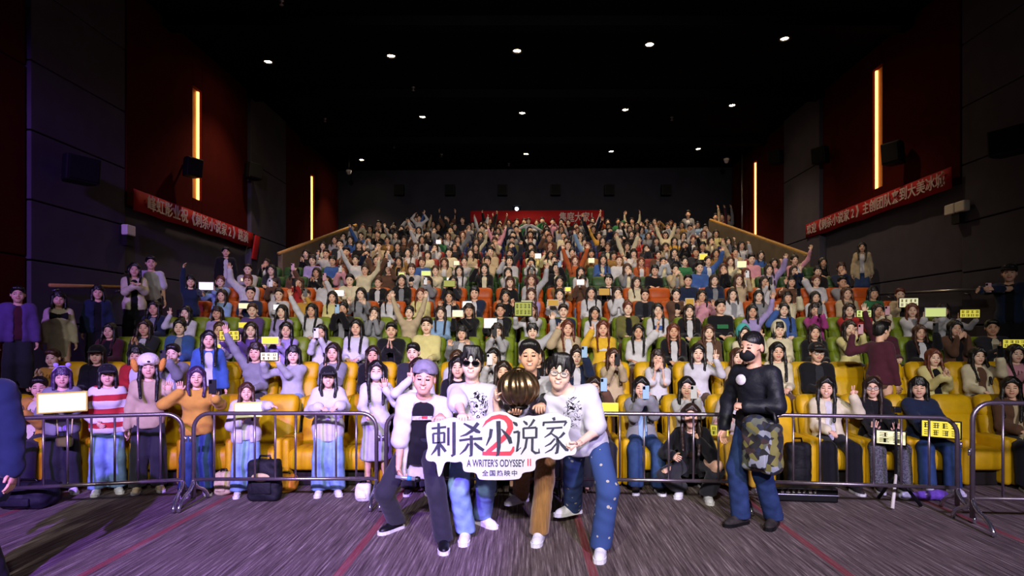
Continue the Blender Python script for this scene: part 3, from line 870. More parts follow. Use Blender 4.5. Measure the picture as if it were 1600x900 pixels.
speaker(1, 1213, 246, (.4, .3, .42), 'black wall loudspeaker on the red panel beyond the right pilaster')
for u in (621, 702, 785, 868, 952, 1040):
    x = (u - CX) * 23.25 / FPX
    Y = YB_L + (YB_R - YB_L) * (x - XL) / (XR - XL) - .24
    t = thing('wall_speaker', 'small black loudspeaker high on the back wall', 'speaker', (x, Y, CAMZ + (CY - 297) * Y / FPX), group='loudspeakers along the back wall')
    MB().rbox((0, 0, 0), (.4, .26, .42), .02, 2).obj('cabinet', SPK, t)
    MB().rbox((0, -.135, 0), (.34, .02, .36), .008, 2).obj('grille', GRL, t)
    MB().tube([(0, .1, 0), (0, .3, .02)], .03, 8).obj('bracket', SPK, t, True)
# projector port
PORT = mat('projector light', (.8, .85, 1), emit=(.75, .82, 1.0), estr=14, var=0)
t = thing('projector_window', 'small bright projector port high in the back wall above the banner', 'projector port', (-.41, 23.58, 6.95))
MB().box((-.22, -.06, -.16), (.22, .04, -.13)).box((-.22, -.06, .13), (.22, .04, .16)).box((-.22, -.06, -.13), (-.19, .04, .13)).box((.19, -.06, -.13), (.22, .04, .13)).obj('window_frame', SPK, t)
MB().box((-.19, -.0, -.13), (.19, .03, .13)).obj('pane', mat('dark glass', hexc('101218'), rough=.1, var=0), t)
MB().lathe([(0, 0), (.07, 0), (.07, .04), (0, .04)], 14).obj('lens', PORT, t).rotation_euler = (math.pi / 2, 0, 0)
# emergency lamps
EMB = mat('emergency lamp housing', hexc('d9d3c6'), rough=.5, var=.04)
def emlamp(side, u, v, n, label):
    x = XL + .13 if side < 0 else XR - .14
    Y = x * FPX / (u - CX); z = CAMZ - (v - CY) * Y / FPX
    sg = 1 if side < 0 else -1
    t = thing('emergency_lamp', label, 'emergency light', (x, Y, z))
    for k in range(n):
        MB().rbox((sg * .06, (k - (n - 1) / 2) * .27, k * .0), (.12, .25, .2), .02, 2).obj('lamp_box', EMB, t)
    MB().box((min(0, sg * .09), -.1, -.3), (max(0, sg * .09), .1, -.08)).obj('wall_bracket', SPK, t)
emlamp(-1, 196, 360, 1, 'single white emergency lamp box on the left wall under the banner')
emlamp(1, 1500, 325, 2, 'pair of white emergency lamp boxes on the right wall under the banner')
# cameras near the back
def cctv(X, Y, Z, label):
    t = thing('dome_camera', label, 'camera', (X, Y, Z))
    MB().lathe([(.1, .05), (.1, 0), (.085, -.02)], 14).obj('base', EMB, t, True)
    MB().lathe([(.085, -.01), (.08, -.06), (.05, -.11), (0, -.13)], 14).obj('dome', mat('grey dome', hexc('b0b0b8'), rough=.2), t, True)
    MB().tube([(0, 0, .04), (0, 0, ZC - Z)], .02, 8).obj('drop_rod', SPK, t, True)
p = P3(545, 268, 22); cctv(p[0], p[1], p[2], 'pale dome camera hanging near the left end of the back wall')
p = P3(1135, 250, 21.5); cctv(p[0], p[1], p[2], 'pale dome camera hanging near the right end of the back wall')
# pole by the right rear corner
t = thing('steel_pole', 'slim steel pole beside the right rear wall', 'pole', (8.0, 21.4, rowz(13)))
MB().tube([(0, 0, 0), (0, 0, 4.0)], .03, 8).obj('pole', SPR, t, True)
MB().lathe([(.1, 0), (.1, .02), (.03, .04)], 12).obj('base_plate', SPR, t, True)
# handrails on the side walls
for side, y0, y1, z, lb in ((-1, 9.3, 11.1, 2.57, 'timber wall handrail on the left grey fabric behind the aisle guests'), (1, 10.5, 13.4, 2.6, 'steel wall handrail on the right wall beside the aisle')):
    x = XL + .2 if side < 0 else XR - .2
    t = thing('wall_handrail', lb, 'handrail', (x, (y0 + y1) / 2, z))
    l = (y1 - y0) / 2
    MB().tube([(0, -l, 0), (0, l, .12)], .03, 8).obj('rail', PARTOP if side < 0 else SPR, t, True)
    for q in (-.8, .8):
        MB().tube([(0, l * q, q * .06), ((-.2 if side < 0 else .2), l * q, q * .06 - .05)], .015, 6).obj('bracket', SPR, t, True)

# ------------------------------------------------------------------ seats
ROWS = [('yellow', 'c79c0a', 'front yellow row'), ('yellow', 'c79c0a', 'second yellow row'), ('green', '6c7d1c', 'first lime row'), ('green', '6c7d1c', 'second lime row'),
        ('orange', 'ab4a10', 'first orange row'), ('orange', 'ab4a10', 'second orange row'), ('dark green', '2c4a26', 'first dark-green row'), ('dark green', '2c4a26', 'second dark-green row'),
        ('red', '7d1a18', 'first red row'), ('red', '7d1a18', 'second red row'), ('blue', '1f2c5c', 'first blue row'), ('blue', '1f2c5c', 'second blue row'),
        ('navy', '1a2038', 'first navy row'), ('navy', '1a2038', 'second navy row')]
SEATX = [-6.6 + .56 * j for j in range(26)]
ROWOFF = {0: .14}      # the front row is set a little to one side of the others
def seatx(i): return [x + ROWOFF.get(i, 0.0) for x in SEATX]
def seat_puff(v, amt):      # pillow the faces a little
    return v
SEATM = {}
def seat_meshes(hexv):
    m = mat('seat leather ' + hexv, hexc(hexv), rough=.5, var=.12, scale=7, bump=.25, spec=.35)
    dk = mat('seat plinth', hexc('1a1512'), rough=.8)
    n = 3
    def bend(v):
        w = v.copy(); w[:, 1] += .22 * w[:, 2]; return w
    P = [('plinth', MB().rbox((0, -.05, .10), (.43, .34, .2), .02, 2).mesh('plinth', dk)),
         ('seat_cushion', MB().rbox((0, -.12, .32), (.45, .47, .26), .09, n).mesh('seat_cushion', m, True)),
         ('backrest', MB().rbox((0, .19, .58), (.47, .2, .46), .09, n, fn=bend).mesh('backrest', m, True)),
         ('headrest', MB().rbox((0, .27, .88), (.49, .2, .28), .09, n, fn=bend).mesh('headrest', m, True)),
         ('armrest', MB().rbox((.233, -.09, .30), (.09, .52, .54), .044, n).mesh('armrest', m, True)),
         ('armrest', MB().rbox((-.233, -.09, .30), (.09, .52, .54), .044, n).mesh('armrest', m, True))]
    # rolled seams on the backrest
    P.append(('back_shell', MB().rbox((0, .30, .55), (.47, .06, .8), .03, 2, fn=bend).mesh('back_shell', m, True)))
    return P
far_v, far_f, far_m, far_mats, far_n = [], [], [], [], 0
for i in range(NROW):
    cn, hx, ph = ROWS[i]
    if hx not in SEATM: SEATM[hx] = seat_meshes(hx)
    for j, x in enumerate(seatx(i)):
        if i >= 8 and abs(x) > 6.5: continue
        if i >= 11:      # past three hundred: the last three rows are one mesh of real seats
            for nm, me in SEATM[hx]:
                if nm in ('plinth', 'back_shell'): continue
                v = np.empty(len(me.vertices) * 3, np.float32); me.vertices.foreach_get('co', v)
                far_v.append(v.reshape(-1, 3) + np.array((x, rowy(i), rowz(i))))
                m = me.materials[0]
                if m not in far_mats: far_mats.append(m)
                far_f += [[q + far_n for q in p.vertices] for p in me.polygons]; far_m += [far_mats.index(m)] * len(me.polygons)
                far_n += len(me.vertices)
            continue
        t = thing('cinema_seat', '%s padded cinema seat with plump armrests in the %s' % (cn, ph), 'seat', (x, rowy(i), rowz(i)), 0, 'seats of the ' + ph)
        for nm, me in SEATM[hx]: link(nm, me, t)
o = link('cinema_seats', mesh_from('cinema_seats', np.concatenate(far_v), far_f, far_mats, far_m, True))
tag(o, 'blue and navy cinema seats of the last three rows below the back wall', 'seats', kind='stuff')

# ------------------------------------------------------------------ crowd barriers
STEEL = mat('brushed steel tube', hexc('8d8288'), rough=.32, metal=.85, var=.1)
CHROME = mat('bright steel foot', hexc('c9c9cf'), rough=.18, metal=.95, var=.05)
def barrier(A, B, label, top=.95, low=.27, nb=8, topB=None):
    A = np.asarray(A, float); B = np.asarray(B, float); L = np.linalg.norm(B - A); d = (B - A) / L
    t = thing('crowd_barrier', label, 'barrier', (A[0], A[1], 0), math.atan2(d[1], d[0]))
    r = .16; pts = [(0, 0, .09), (0, 0, top - r)]
    for k in range(1, 6): a = k / 6 * math.pi / 2; pts.append((r - r * math.cos(a), 0, top - r + r * math.sin(a)))
    pts += [(r, 0, top), (L - r, 0, top)]
    for k in range(1, 6): a = k / 6 * math.pi / 2; pts.append((L - r + r * math.sin(a), 0, top - r + r * math.cos(a)))
    pts += [(L, 0, top - r), (L, 0, .09)]
    MB().tube(pts, .021, 10).obj('frame', STEEL, t, True)
    MB().tube([(0, 0, low), (L, 0, low)], .019, 8).obj('bottom_rail', STEEL, t, True)
    bar = MB().tube([(0, 0, low), (0, 0, top)], .0115, 8).mesh('bar', STEEL, True)
    for k in range(nb):
        link('bar', bar, t, (L * (k + 1) / (nb + 1), 0, 0))
    for x in (0.0, L):
        f = []
        for sg in (-1, 1):
            q = [(x, 0, .27), (x, sg * .02, .22), (x, sg * .07, .17), (x, sg * .15, .14), (x, sg * .22, .10), (x, sg * .26, .05), (x, sg * .27, .012)]
            MB().tube(q, .019, 10).obj('foot', CHROME, t, True)
        MB().tube([(x + (-.03 if x == 0 else .03), -.005, .72), (x + (-.03 if x == 0 else .03), -.005, .66)], .012, 8).obj('hook', CHROME, t, True)
    return t
B0 = G3(287, 786); 
bl0 = V(-5.35, 5.52, 0); bl1 = V(-3.54, 5.93, 0)
bm0 = V(-3.44, 5.95, 0); bm1 = V(-1.56, 5.98, 0)
bn0 = V(-1.46, 5.98, 0); bn1 = V(.36, 5.97, 0)
bo0 = V(.46, 5.97, 0); bo1 = V(2.20, 5.85, 0)
bp0 = V(2.44, 5.85, 0); bp1 = V(4.20, 5.62, 0)
bq0 = V(4.07, 5.26, 0); bq1 = V(5.9, 5.12, 0)
barrier(bl0, bl1, 'steel crowd barrier before the guest in the striped sweater')
barrier(bm0, bm1, 'steel crowd barrier before the guest in the white hoodie')
barrier(bn0, bn1, 'steel crowd barrier behind the four posing guests')
barrier(bo0, bo1, 'steel crowd barrier before the crouching person in black', nb=6)
barrier(bp0, bp1, 'steel crowd barrier beside the masked person, before the cream jacket guest', nb=6)
barrier(bq0, bq1, 'taller steel crowd barrier before the brown coat guest', top=1.14, nb=6)

# ------------------------------------------------------------------ the four posing guests, the masked helper
def inkmat(key, base, c, r, scale=22, th=.56, ink='15151a'):
    """printed T-shirt: ink blots inside an ellipse on the chest (object space, front only)"""
    m = bpy.data.materials.new(key); nt, b = _nodes(m); L = nt.links; N = nt.nodes.new
    tc = N('ShaderNodeTexCoord'); mp = N('ShaderNodeMapping'); mp.vector_type = 'POINT'
    mp.inputs['Location'].default_value = (-c[0] / r[0], 0, -c[2] / r[1]); mp.inputs['Scale'].default_value = (1 / r[0], 0, 1 / r[1])
    L.new(tc.outputs['Object'], mp.inputs[0])
    ln = N('ShaderNodeVectorMath'); ln.operation = 'LENGTH'; L.new(mp.outputs[0], ln.inputs[0])
    lt = N('ShaderNodeMath'); lt.operation = 'LESS_THAN'; lt.inputs[1].default_value = 1; L.new(ln.outputs['Value'], lt.inputs[0])
    nz = N('ShaderNodeTexNoise'); nz.inputs['Scale'].default_value = scale; nz.inputs['Detail'].default_value = 2; nz.inputs['Distortion'].default_value = 1.8; L.new(tc.outputs['Object'], nz.inputs['Vector'])
    sb = N('ShaderNodeMath'); sb.operation = 'SUBTRACT'; sb.inputs[1].default_value = .5; L.new(nz.outputs['Fac'], sb.inputs[0])
    ab = N('ShaderNodeMath'); ab.operation = 'ABSOLUTE'; L.new(sb.outputs[0], ab.inputs[0])
    gt = N('ShaderNodeMath'); gt.operation = 'LESS_THAN'; gt.inputs[1].default_value = th; L.new(ab.outputs[0], gt.inputs[0])
    sp = N('ShaderNodeSeparateXYZ'); L.new(tc.outputs['Object'], sp.inputs[0])
    fr = N('ShaderNodeMath'); fr.operation = 'LESS_THAN'; fr.inputs[1].default_value = c[1]; L.new(sp.outputs[1], fr.inputs[0])
    m1 = N('ShaderNodeMath'); m1.operation = 'MULTIPLY'; L.new(lt.outputs[0], m1.inputs[0]); L.new(gt.outputs[0], m1.inputs[1])
    m2 = N('ShaderNodeMath'); m2.operation = 'MULTIPLY'; L.new(m1.outputs[0], m2.inputs[0]); L.new(fr.outputs[0], m2.inputs[1])
    mx = N('ShaderNodeMix'); mx.data_type = 'RGBA'; L.new(m2.outputs[0], mx.inputs[0]); mx.inputs[6].default_value = (*hexc(base), 1); mx.inputs[7].default_value = (*hexc(ink), 1)
    L.new(mx.outputs[2], b.inputs['Base Color']); b.inputs['Roughness'].default_value = .85; b.inputs['Specular IOR Level'].default_value = .15
    n2 = N('ShaderNodeTexNoise'); n2.inputs['Scale'].default_value = 9; L.new(tc.outputs['Object'], n2.inputs['Vector'])
    bp = N('ShaderNodeBump'); bp.inputs['Strength'].default_value = .3; bp.inputs['Distance'].default_value = .02; L.new(n2.outputs['Fac'], bp.inputs['Height']); L.new(bp.outputs[0], b.inputs['Normal'])
    MATS[key] = m
    return m
def glasses(f, parent, dark=False, name='glasses'):
    g = MB(); lens = []
    fm = mat('thin glasses frame', hexc('1b1a1c'), rough=.3, metal=.3)
    for sx in (-1, 1):
        c = V(sx * .034, -.100, .004)
        ring = [c + V(.027 * math.cos(a), .004 * abs(math.cos(a)), .019 * math.sin(a)) for a in np.linspace(0, 2 * math.pi, 14, endpoint=False)]
        g.tube(ring, .0022 if not dark else .004, 5, closed=True)
        g.tube([c + V(sx * .027, .003, .005), V(sx * .078, -.06, .008), V(sx * .082, .02, .004)], .0022, 5)
        lens.append(ring)
    g.tube([V(-.008, -.1, .006), V(0, -.104, .009), V(.008, -.1, .006)], .0022, 5)
    v = np.concatenate(g.v); g.v = [f.local(v)]
    o = g.obj(name, fm, parent, True)
    for ring in lens:
        lb = MB(); n = len(ring)
        ring = np.array(ring)
        lb.add(f.local(np.concatenate([ring + V(0, .001, 0), ring + V(0, -.002, 0)])), [tuple(range(n)), tuple(range(2 * n - 1, n - 1, -1))])
        if dark: lb.obj('lens', mat('dark sunglass lens', hexc('08080a'), rough=.08, var=0, spec=.6), o)
        else:
            m = MATS.get('clear lens')
            if m is None:
                m = bpy.data.materials.new('clear lens'); nt, b = _nodes(m); b.inputs['Alpha'].default_value = .12; b.inputs['Roughness'].default_value = .05; MATS['clear lens'] = m
            lb.obj('lens', m, o)
    return o
def cap_on(f, parent, m, peak=True, name='cap', fwd=1):
    v, q = solid([EL((0, .012, .05), (.099, .121, .102), k=.01)] + ([EL((0, -.125, .052), (.048, .045, .042), k=.006, op='-')] if fwd < 0 else []) + [ PL((0, -.12, -1), (0, 0, .040))] , .008)
    o = put(name, mesh_from(name, f.local(v), q, [None]), parent, [m])
    if peak:
        v, q = solid([EL((0, -.125 * fwd, .055), (.075, .078, .013), k=.01)], .007)
        put('peak', mesh_from('peak', f.local(v), q, [None]), o, [m])
    return o
def person(label, base, cat='person', group=None):
    return thing('person', label, cat, tuple(base), 0, group)
def dress(t, f, sk, hc, hs, hres=(.022, .004, .011, .007), smile=True):
    put('body', f.body(hres[0], hres[1], smile), t, skinset(sk, hc))
    if hs: put('hair', f.hair(hs, hres[3]), t, [hairm(hc)])
def shoes(t, f, m, sole=True, h=.0105, boot=0.0, sm=None):
    for i in (0, 1):
        o = put('shoe', f.shoe(i, h, boot), t, [m])
        if sole: put('sole', f.sole(i), o, [sm or SOLE])
WS = mat('white sneaker', hexc('dcdcdf'), rough=.5, var=.06, scale=40, bump=.2)
SIGN_Y = 4.40
def T3(base, u, v, Y): return P3(u, v, Y) - base
def toes(dx, dy=-1):  # angle of the toe away from -y
    return math.atan2(dx, -dy)

# --- 1: grey cap, open white shirt over black T-shirt
b = np.array([-.94, 4.92, 0.])
f = Fig(1.74, False, pelvis=V(-.93, 5.0, .79) - b, neck=T3(b, 664, 622, 4.93), head=T3(b, 663, 592, 4.86), ax=(1, .12, .0), look=(.10, -1, -.06), tilt=-.08,
        hands=(T3(b, 688, 650, 4.50), T3(b, 622, 738, 4.80)), feet=(G3(690, 862) - b + V(0, .1, 0), G3(612, 832) - b + V(0.02, .08, 0)), toes=(.05, -.75),
        poles=(V(.15, .3, -1), V(-1, .6, -.2)), kpoles=(V(.2, -1, 0), V(-.6, -1, .1)), hpose=('hook', 'grip'), hdir=(V(.15, -1, -.1), V(.35, -.3, -.85)), hnor=(V(0, -.1, -1), V(.9, 0, .3)))
t = person('person in a grey cap and open white shirt over a black printed T-shirt', b)
dress(t, f, 1, 'black', 'buzz')
inner = put('t_shirt', f.top(.011, t=.012, sleeve=.5, hem=.12, neck=.066), t, [cloth('black')]); inner['label'] = 'black T-shirt with a small pale chest print'
put('shirt', f.top(.011, t=.026, sleeve=1.12, hem=.26, loose=.018, open_=.085, wr=.005, flare=.02), t, [cloth('white')])
put('trousers', f.trousers(.012, wide=.018), t, [cloth('charcoal')])
shoes(t, f, BLACKP)
cap_on(f, t, mat('grey cap cloth', hexc('75717e'), rough=.9, var=.15, scale=30), True, fwd=-1)
# chest print: pale band with red mark
pc = f.P + f.u * .30 + f.fw * .126
o = MB().rbox((0, 0, 0), (.17, .012, .035), .005, 2).obj('chest_print', mat('pale chest print', hexc('a9a6b4'), rough=.8, var=.5, scale=60), inner); o.location = pc
o = MB().rbox((0, 0, 0), (.05, .014, .022), .005, 2).obj('print_mark', mat('red chest print', hexc('b0353c'), rough=.8, var=.4, scale=80), inner); o.location = pc + V(.02, -.003, .006)
HERO1 = (f, b)

# --- 2: sunglasses, white ink-printed T-shirt, light jeans
b = np.array([-.47, 5.02, 0.])
f = Fig(1.78, False, pelvis=V(-.47, 5.06, .87) - b, neck=T3(b, 739, 601, 5.05), head=T3(b, 738, 567, 4.98), ax=(1, -.12, 0), look=(-.02, -1, -.02), tilt=-.05,
        hands=(P3(774, 622, 4.80) - b, T3(b, 724, 651, 4.50)), feet=(G3(752, 826) - b + V(0, .12, 0), G3(725, 850) - b + V(0, .12, 0)), toes=(.9, .12),
        poles=(V(.1, .4, -1), V(-.1, .4, -1)), kpoles=(V(.3, -1, .1), V(-.15, -1, .1)), hpose=('relax', 'hook'), hdir=(V(.15, -.7, .6), V(.05, -1, -.05)), hnor=(V(1, .1, .2), V(0, -.1, -1)))
t = person('person in round dark sunglasses, white ink-printed T-shirt and light blue jeans', b)
dress(t, f, 2, 'black', 'fringe')
pc = f.P + f.u * .27
put('t_shirt', f.top(.011, t=.012, sleeve=.82, hem=.1, loose=.016, wr=.005, flare=.005), t, [inkmat('white tee ink A', 'c4c4cc', (pc[0] + .06, pc[1], pc[2] + .02), (.085, .12), 13, .035)])
put('trousers', f.trousers(.012, wide=.024, k=.006), t, [denim('light denim')])
shoes(t, f, WS)
glasses(f, t, True, 'sunglasses')

# --- 3: black turtleneck under white T-shirt, tan trousers
b = np.array([.08, 5.22, 0.])
f = Fig(1.80, False, pelvis=V(.09, 5.26, .86) - b, neck=T3(b, 832, 592, 5.24), head=T3(b, 828, 556, 5.16), ax=(1, .06, 0), look=(-.04, -1, -.04), tilt=.03,
        hands=(T3(b, 840, 646, 4.50), T3(b, 806, 644, 4.82)), feet=(G3(843, 850) - b + V(0, .1, 0), G3(813, 797) - b + V(0, .08, 0)), toes=(-.25, -.9),
        poles=(V(-.25, .1, -1), V(-.15, .3, -1)), kpoles=(V(.05, -1, .1), V(-.4, -1, .1)), hpose=('hook', 'relax'), hdir=(V(-.15, -1, -.05), V(.1, -1, .03)), hnor=(V(0, -.1, -1), V(0, .05, 1)))
t = person('person in a white T-shirt over a black turtleneck and tan corduroy trousers', b)
dress(t, f, 1, 'black', 'short')
put('turtleneck', f.top(.011, t=.009, sleeve=2, hem=.06, neck=0, collar=True, wr=.002), t, [cloth('black')])
pc = f.P + f.u * .2
put('t_shirt', f.top(.011, t=.018, sleeve=.92, hem=.12, loose=.014, wr=.005, neck=.075, flare=.005), t, [inkmat('white tee ink B', 'c4c4cc', (pc[0] + .03, pc[1], pc[2]), (.11, .08), 14, .03)])
put('trousers', f.trousers(.012, wide=.022, k=.003), t, [mat('tan corduroy', hexc('876332'), rough=.9, var=.25, scale=14, stretch=(6, 6, .4), bump=.4, spec=.1, sheen=.3)])
shoes(t, f, WS)

# --- 4: glasses, leaning, white T-shirt, patterned jeans
b = np.array([.50, 4.86, 0.])
f = Fig(1.84, False, pelvis=V(.50, 4.88, .86) - b, neck=T3(b, 887, 609, 4.73), head=T3(b, 876, 581, 4.665), ax=(.94, -.25, .12), hax=(1, .0, 0), look=(-.18, -1, -.10), tilt=-.16,
        hands=(T3(b, 903, 694, 4.44), T3(b, 872, 700, 4.52)), feet=(G3(942, 876) - b + V(0, .12, 0), G3(893, 815) - b + V(.02, .08, 0)), toes=(.0, -.85),
        poles=(V(1, .9, -.3), V(.1, .6, -1)), kpoles=(V(.25, -1, .1), V(-.3, -1, .1)), hpose=('grip', 'hook'), hdir=(V(-.75, -.5, -.4), V(.3, -.6, .3)), hnor=(V(-.2, .6, .75), V(0, -.4, 1)))
t = person('person in thin glasses leaning over, white T-shirt and dotted blue jeans', b)
dress(t, f, 2, 'black', 'fringe')
pc = f.P + f.u * .30
put('t_shirt', f.top(.011, t=.012, sleeve=.86, hem=.06, loose=.016, wr=.005), t, [inkmat('white tee ink C', 'c4c4cc', (pc[0] - .03, pc[1], pc[2]), (.075, .14), 15, .04)])
jm = bpy.data.materials.new('dotted denim'); nt, bs = _nodes(jm)
tc = nt.nodes.new('ShaderNodeTexCoord'); vo = nt.nodes.new('ShaderNodeTexVoronoi'); vo.inputs['Scale'].default_value = 13; nt.links.new(tc.outputs['Object'], vo.inputs['Vector'])
lt = nt.nodes.new('ShaderNodeMath'); lt.operation = 'LESS_THAN'; lt.inputs[1].default_value = .17; nt.links.new(vo.outputs['Distance'], lt.inputs[0])
mx = nt.nodes.new('ShaderNodeMix'); mx.data_type = 'RGBA'; nt.links.new(lt.outputs[0], mx.inputs[0]); mx.inputs[6].default_value = (*hexc('2b4478'), 1); mx.inputs[7].default_value = (*hexc('a9a498'), 1)
nt.links.new(mx.outputs[2], bs.inputs['Base Color']); bs.inputs['Roughness'].default_value = .9
put('trousers', f.trousers(.012, wide=.024, k=.002), t, [jm])
shoes(t, f, WS)
glasses(f, t, False)

# --- masked helper with a camouflage bag, turned towards the four
yaw = math.radians(-52)
b = np.array([2.13, 5.34, 0.])
f = Fig(1.84, False, pelvis=(0, 0, .96), neck=(0, -.03, 1.47), head=(0, -.08, 1.645), look=(-.05, -1, -.10),
        hands=(V(.05, -.27, 1.12), V(-.30, -.06, .86)), feet=(V(.11, .10, 0), V(-.10, -.10, 0)), toes=(.25, -.2), poles=(V(1, .3, -.6), V(-1, .6, -.3)), hpose=('fist', 'relax'),
        hdir=(V(-.8, -.3, .1), None), hnor=(V(0, .4, -.9), None))
t = person('person in a black mask, black jacket and blue jeans carrying a camouflage bag', b); t.rotation_euler = (0, 0, yaw)
dress(t, f, 1, 'black', 'buzz', smile=False)
jk = put('jacket', f.top(.012, t=.02, sleeve=1.95, hem=.10, loose=.018, wr=.005, neck=.07), t, [mat('black nylon', hexc('15171f'), rough=.55, var=.2, scale=20, bump=.3)])
bd = MB().lathe([(0, .012), (.045, .012), (.05, 0)], 18).obj('round_badge', mat('white badge', hexc('cfc8cf'), rough=.6, var=.2, scale=60), jk, True); bd.rotation_euler = (math.radians(84), 0, 0); bd.location = f.P + f.u * .40 + f.fw * .155 + V(-.05, 0, 0)
put('trousers', f.trousers(.013, wide=.022), t, [denim('dark denim')])
shoes(t, f, mat('dark trail shoe', hexc('2a2523'), rough=.8, var=.4, scale=30), True, sm=BLACKP)
v, q = solid([EL((0, -.062, -.052), (.064, .056, .052), k=.02), EL((0, .03, -.03), (.06, .075, .2), k=.004, op='-')], .006)
put('face_mask', mesh_from('face_mask', f.local(v), q, [None]), t, [mat('black face mask', hexc('101117'), rough=.8)])
for sx in (-1, 1):
    MB().tube(f.local([V(sx * .055, -.075, -.035), V(sx * .08, -.02, -.012), V(sx * .083, .03, .0)]), .0025, 5).obj('mask_strap', BLACKP, t)
# the bag hangs from the arm
camo = bpy.data.materials.new('camouflage cloth'); nt, bs = _nodes(camo)
tc = nt.nodes.new('ShaderNodeTexCoord'); vo = nt.nodes.new('ShaderNodeTexVoronoi'); vo.inputs['Scale'].default_value = 19; vo.inputs['Randomness'].default_value = 1
nt.links.new(tc.outputs['Object'], vo.inputs['Vector'])
sx_ = nt.nodes.new('ShaderNodeSeparateColor'); nt.links.new(vo.outputs['Color'], sx_.inputs[0])
cr = nt.nodes.new('ShaderNodeValToRGB'); cr.color_ramp.interpolation = 'CONSTANT'
for k, (p_, c_) in enumerate(((0, '1b1a1c'), (.3, '3a2a28'), (.45, '565a4c'), (.6, '20263a'), (.75, '8a8f98'), (.88, '6e6a34'))):
    e = cr.color_ramp.elements[k] if k < 2 else cr.color_ramp.elements.new(p_)
    e.position = p_; e.color = (*hexc(c_), 1)
nt.links.new(sx_.outputs[0], cr.inputs[0]); nt.links.new(cr.outputs[0], bs.inputs['Base Color']); bs.inputs['Roughness'].default_value = .8
bp_ = np.array([2.056, 5.03, .88])
t = thing('shoulder_bag', 'camouflage patterned bag hanging from the arm of the masked person', 'bag', tuple(bp_ - V(0, 0, .3)), yaw)
v, q = solid([BX((0, 0, .20), (.17, .085, .22), None, .06, .03), EL((.02, -.06, .14), (.12, .05, .13), k=.03), EL((-.06, -.02, .42), (.10, .08, .06), k=.05)], .013, .008, 4)
put('bag_body', mesh_from('bag_body', v, q, [None]), t, [camo])
MB().tube([(-.13, 0, .38), (-.10, .02, .50), (.0, .03, .55), (.10, .02, .50), (.13, 0, .38)], .016, 8).obj('strap', BLACKP, t, True)
MB().rbox((.02, -.115, .10), (.16, .03, .13), .012, 2).obj('front_pocket', camo, t, True)

# --- person passing at the left edge: dark sleeve, hand, trouser leg
b = np.array([-3.78, 3.96, 0.])
f = Fig(1.76, False, pelvis=(0, 0, .92), neck=(0, .02, 1.42), look=(.2, -1, 0), ax=(1, 0, 0), hands=(V(.33, -.10, .83), V(-.3, 0, .85)), feet=(V(.12, -.02, 0), V(-.12, .15, 0)), poles=(V(.6, .9, -.3), V(-.6, .9, -.3)))
t = person('person in a dark blue coat standing at the left edge with one hand hanging', b)
dress(t, f, 1, 'black', 'short', (.024, .008, .012, .012), False)
put('coat', f.top(.014, t=.03, sleeve=1.98, hem=.3, loose=.03, wr=.008, neck=.07), t, [cloth('navy')])
put('trousers', f.trousers(.016, wide=.03), t, [cloth('black')])
shoes(t, f, BLACKP, True, .012, sm=BLACKP)

# ------------------------------------------------------------------ the title board
BOARD = mat('white foam board', hexc('cacad0'), rough=.6, var=.02)
INK = mat('dark grey print', hexc('30343f'), rough=.6, var=.25, scale=30)
REDP = mat('red print', hexc('d9424c'), rough=.6, var=.08, scale=20)
t = thing('title_board', 'white die-cut board with dark Chinese title and red 2 held by four guests', 'sign', (0, 0, 0))
o3 = P3(786, 748, SIGN_Y); t.location = tuple(o3)
kx = SIGN_Y / FPX
def S2(zx, zy):   # point of the zoomed view (660..910 x 630..760 at 6.4x) -> board plane
    u = 660 + zx / 6.4; v = 630 + zy / 6.4
    return ((u - 786) * kx, -(v - 748) * kx)
outl = [(40, 215), (60, 188), (130, 190), (250, 150), (300, 140), (350, 150), (400, 185), (470, 170), (560, 170), (620, 140), (680, 95), (760, 78), (830, 85), (885, 120), (960, 150), (1010, 135), (1060, 120), (1110, 130), (1180, 120), (1230, 105), (1270, 95), (1320, 88), (1370, 98), (1410, 125), (1470, 140), (1490, 170), (1480, 250), (1455, 300), (1480, 380), (1530, 420), (1545, 470), (1520, 520), (1440, 520), (1390, 560), (1310, 565), (1270, 535), (1200, 545), (1150, 560), (1128, 580), (1135, 640), (1110, 680), (1000, 690), (990, 735), (950, 765), (585, 768), (555, 745), (540, 690), (430, 688), (405, 660), (400, 575), (330, 595), (235, 575), (210, 640), (195, 700), (165, 745), (150, 680), (140, 580), (60, 582), (30, 545), (45, 480), (60, 440), (40, 330)]
def smooth_poly(p, it=2):
    p = [np.array(q, float) for q in p]
    for _ in range(it):
        o = []
        for i in range(len(p)):
            a, c = p[i], p[(i + 1) % len(p)]
            o += [a * .75 + c * .25, a * .25 + c * .75]
        p = o
    return p
poly = [S2(*q) for q in smooth_poly(outl)]
poly = poly[::-1] if sum(poly[i][0] * poly[(i + 1) % len(poly)][1] - poly[(i + 1) % len(poly)][0] * poly[i][1] for i in range(len(poly))) < 0 else poly
bo = MB().prism(poly, -.011, .011).obj('board', BOARD, t)
bv = bo.modifiers.new('bevel', 'BEVEL'); bv.width = .004; bv.segments = 2; bv.limit_method = 'ANGLE'
FLAT = {}
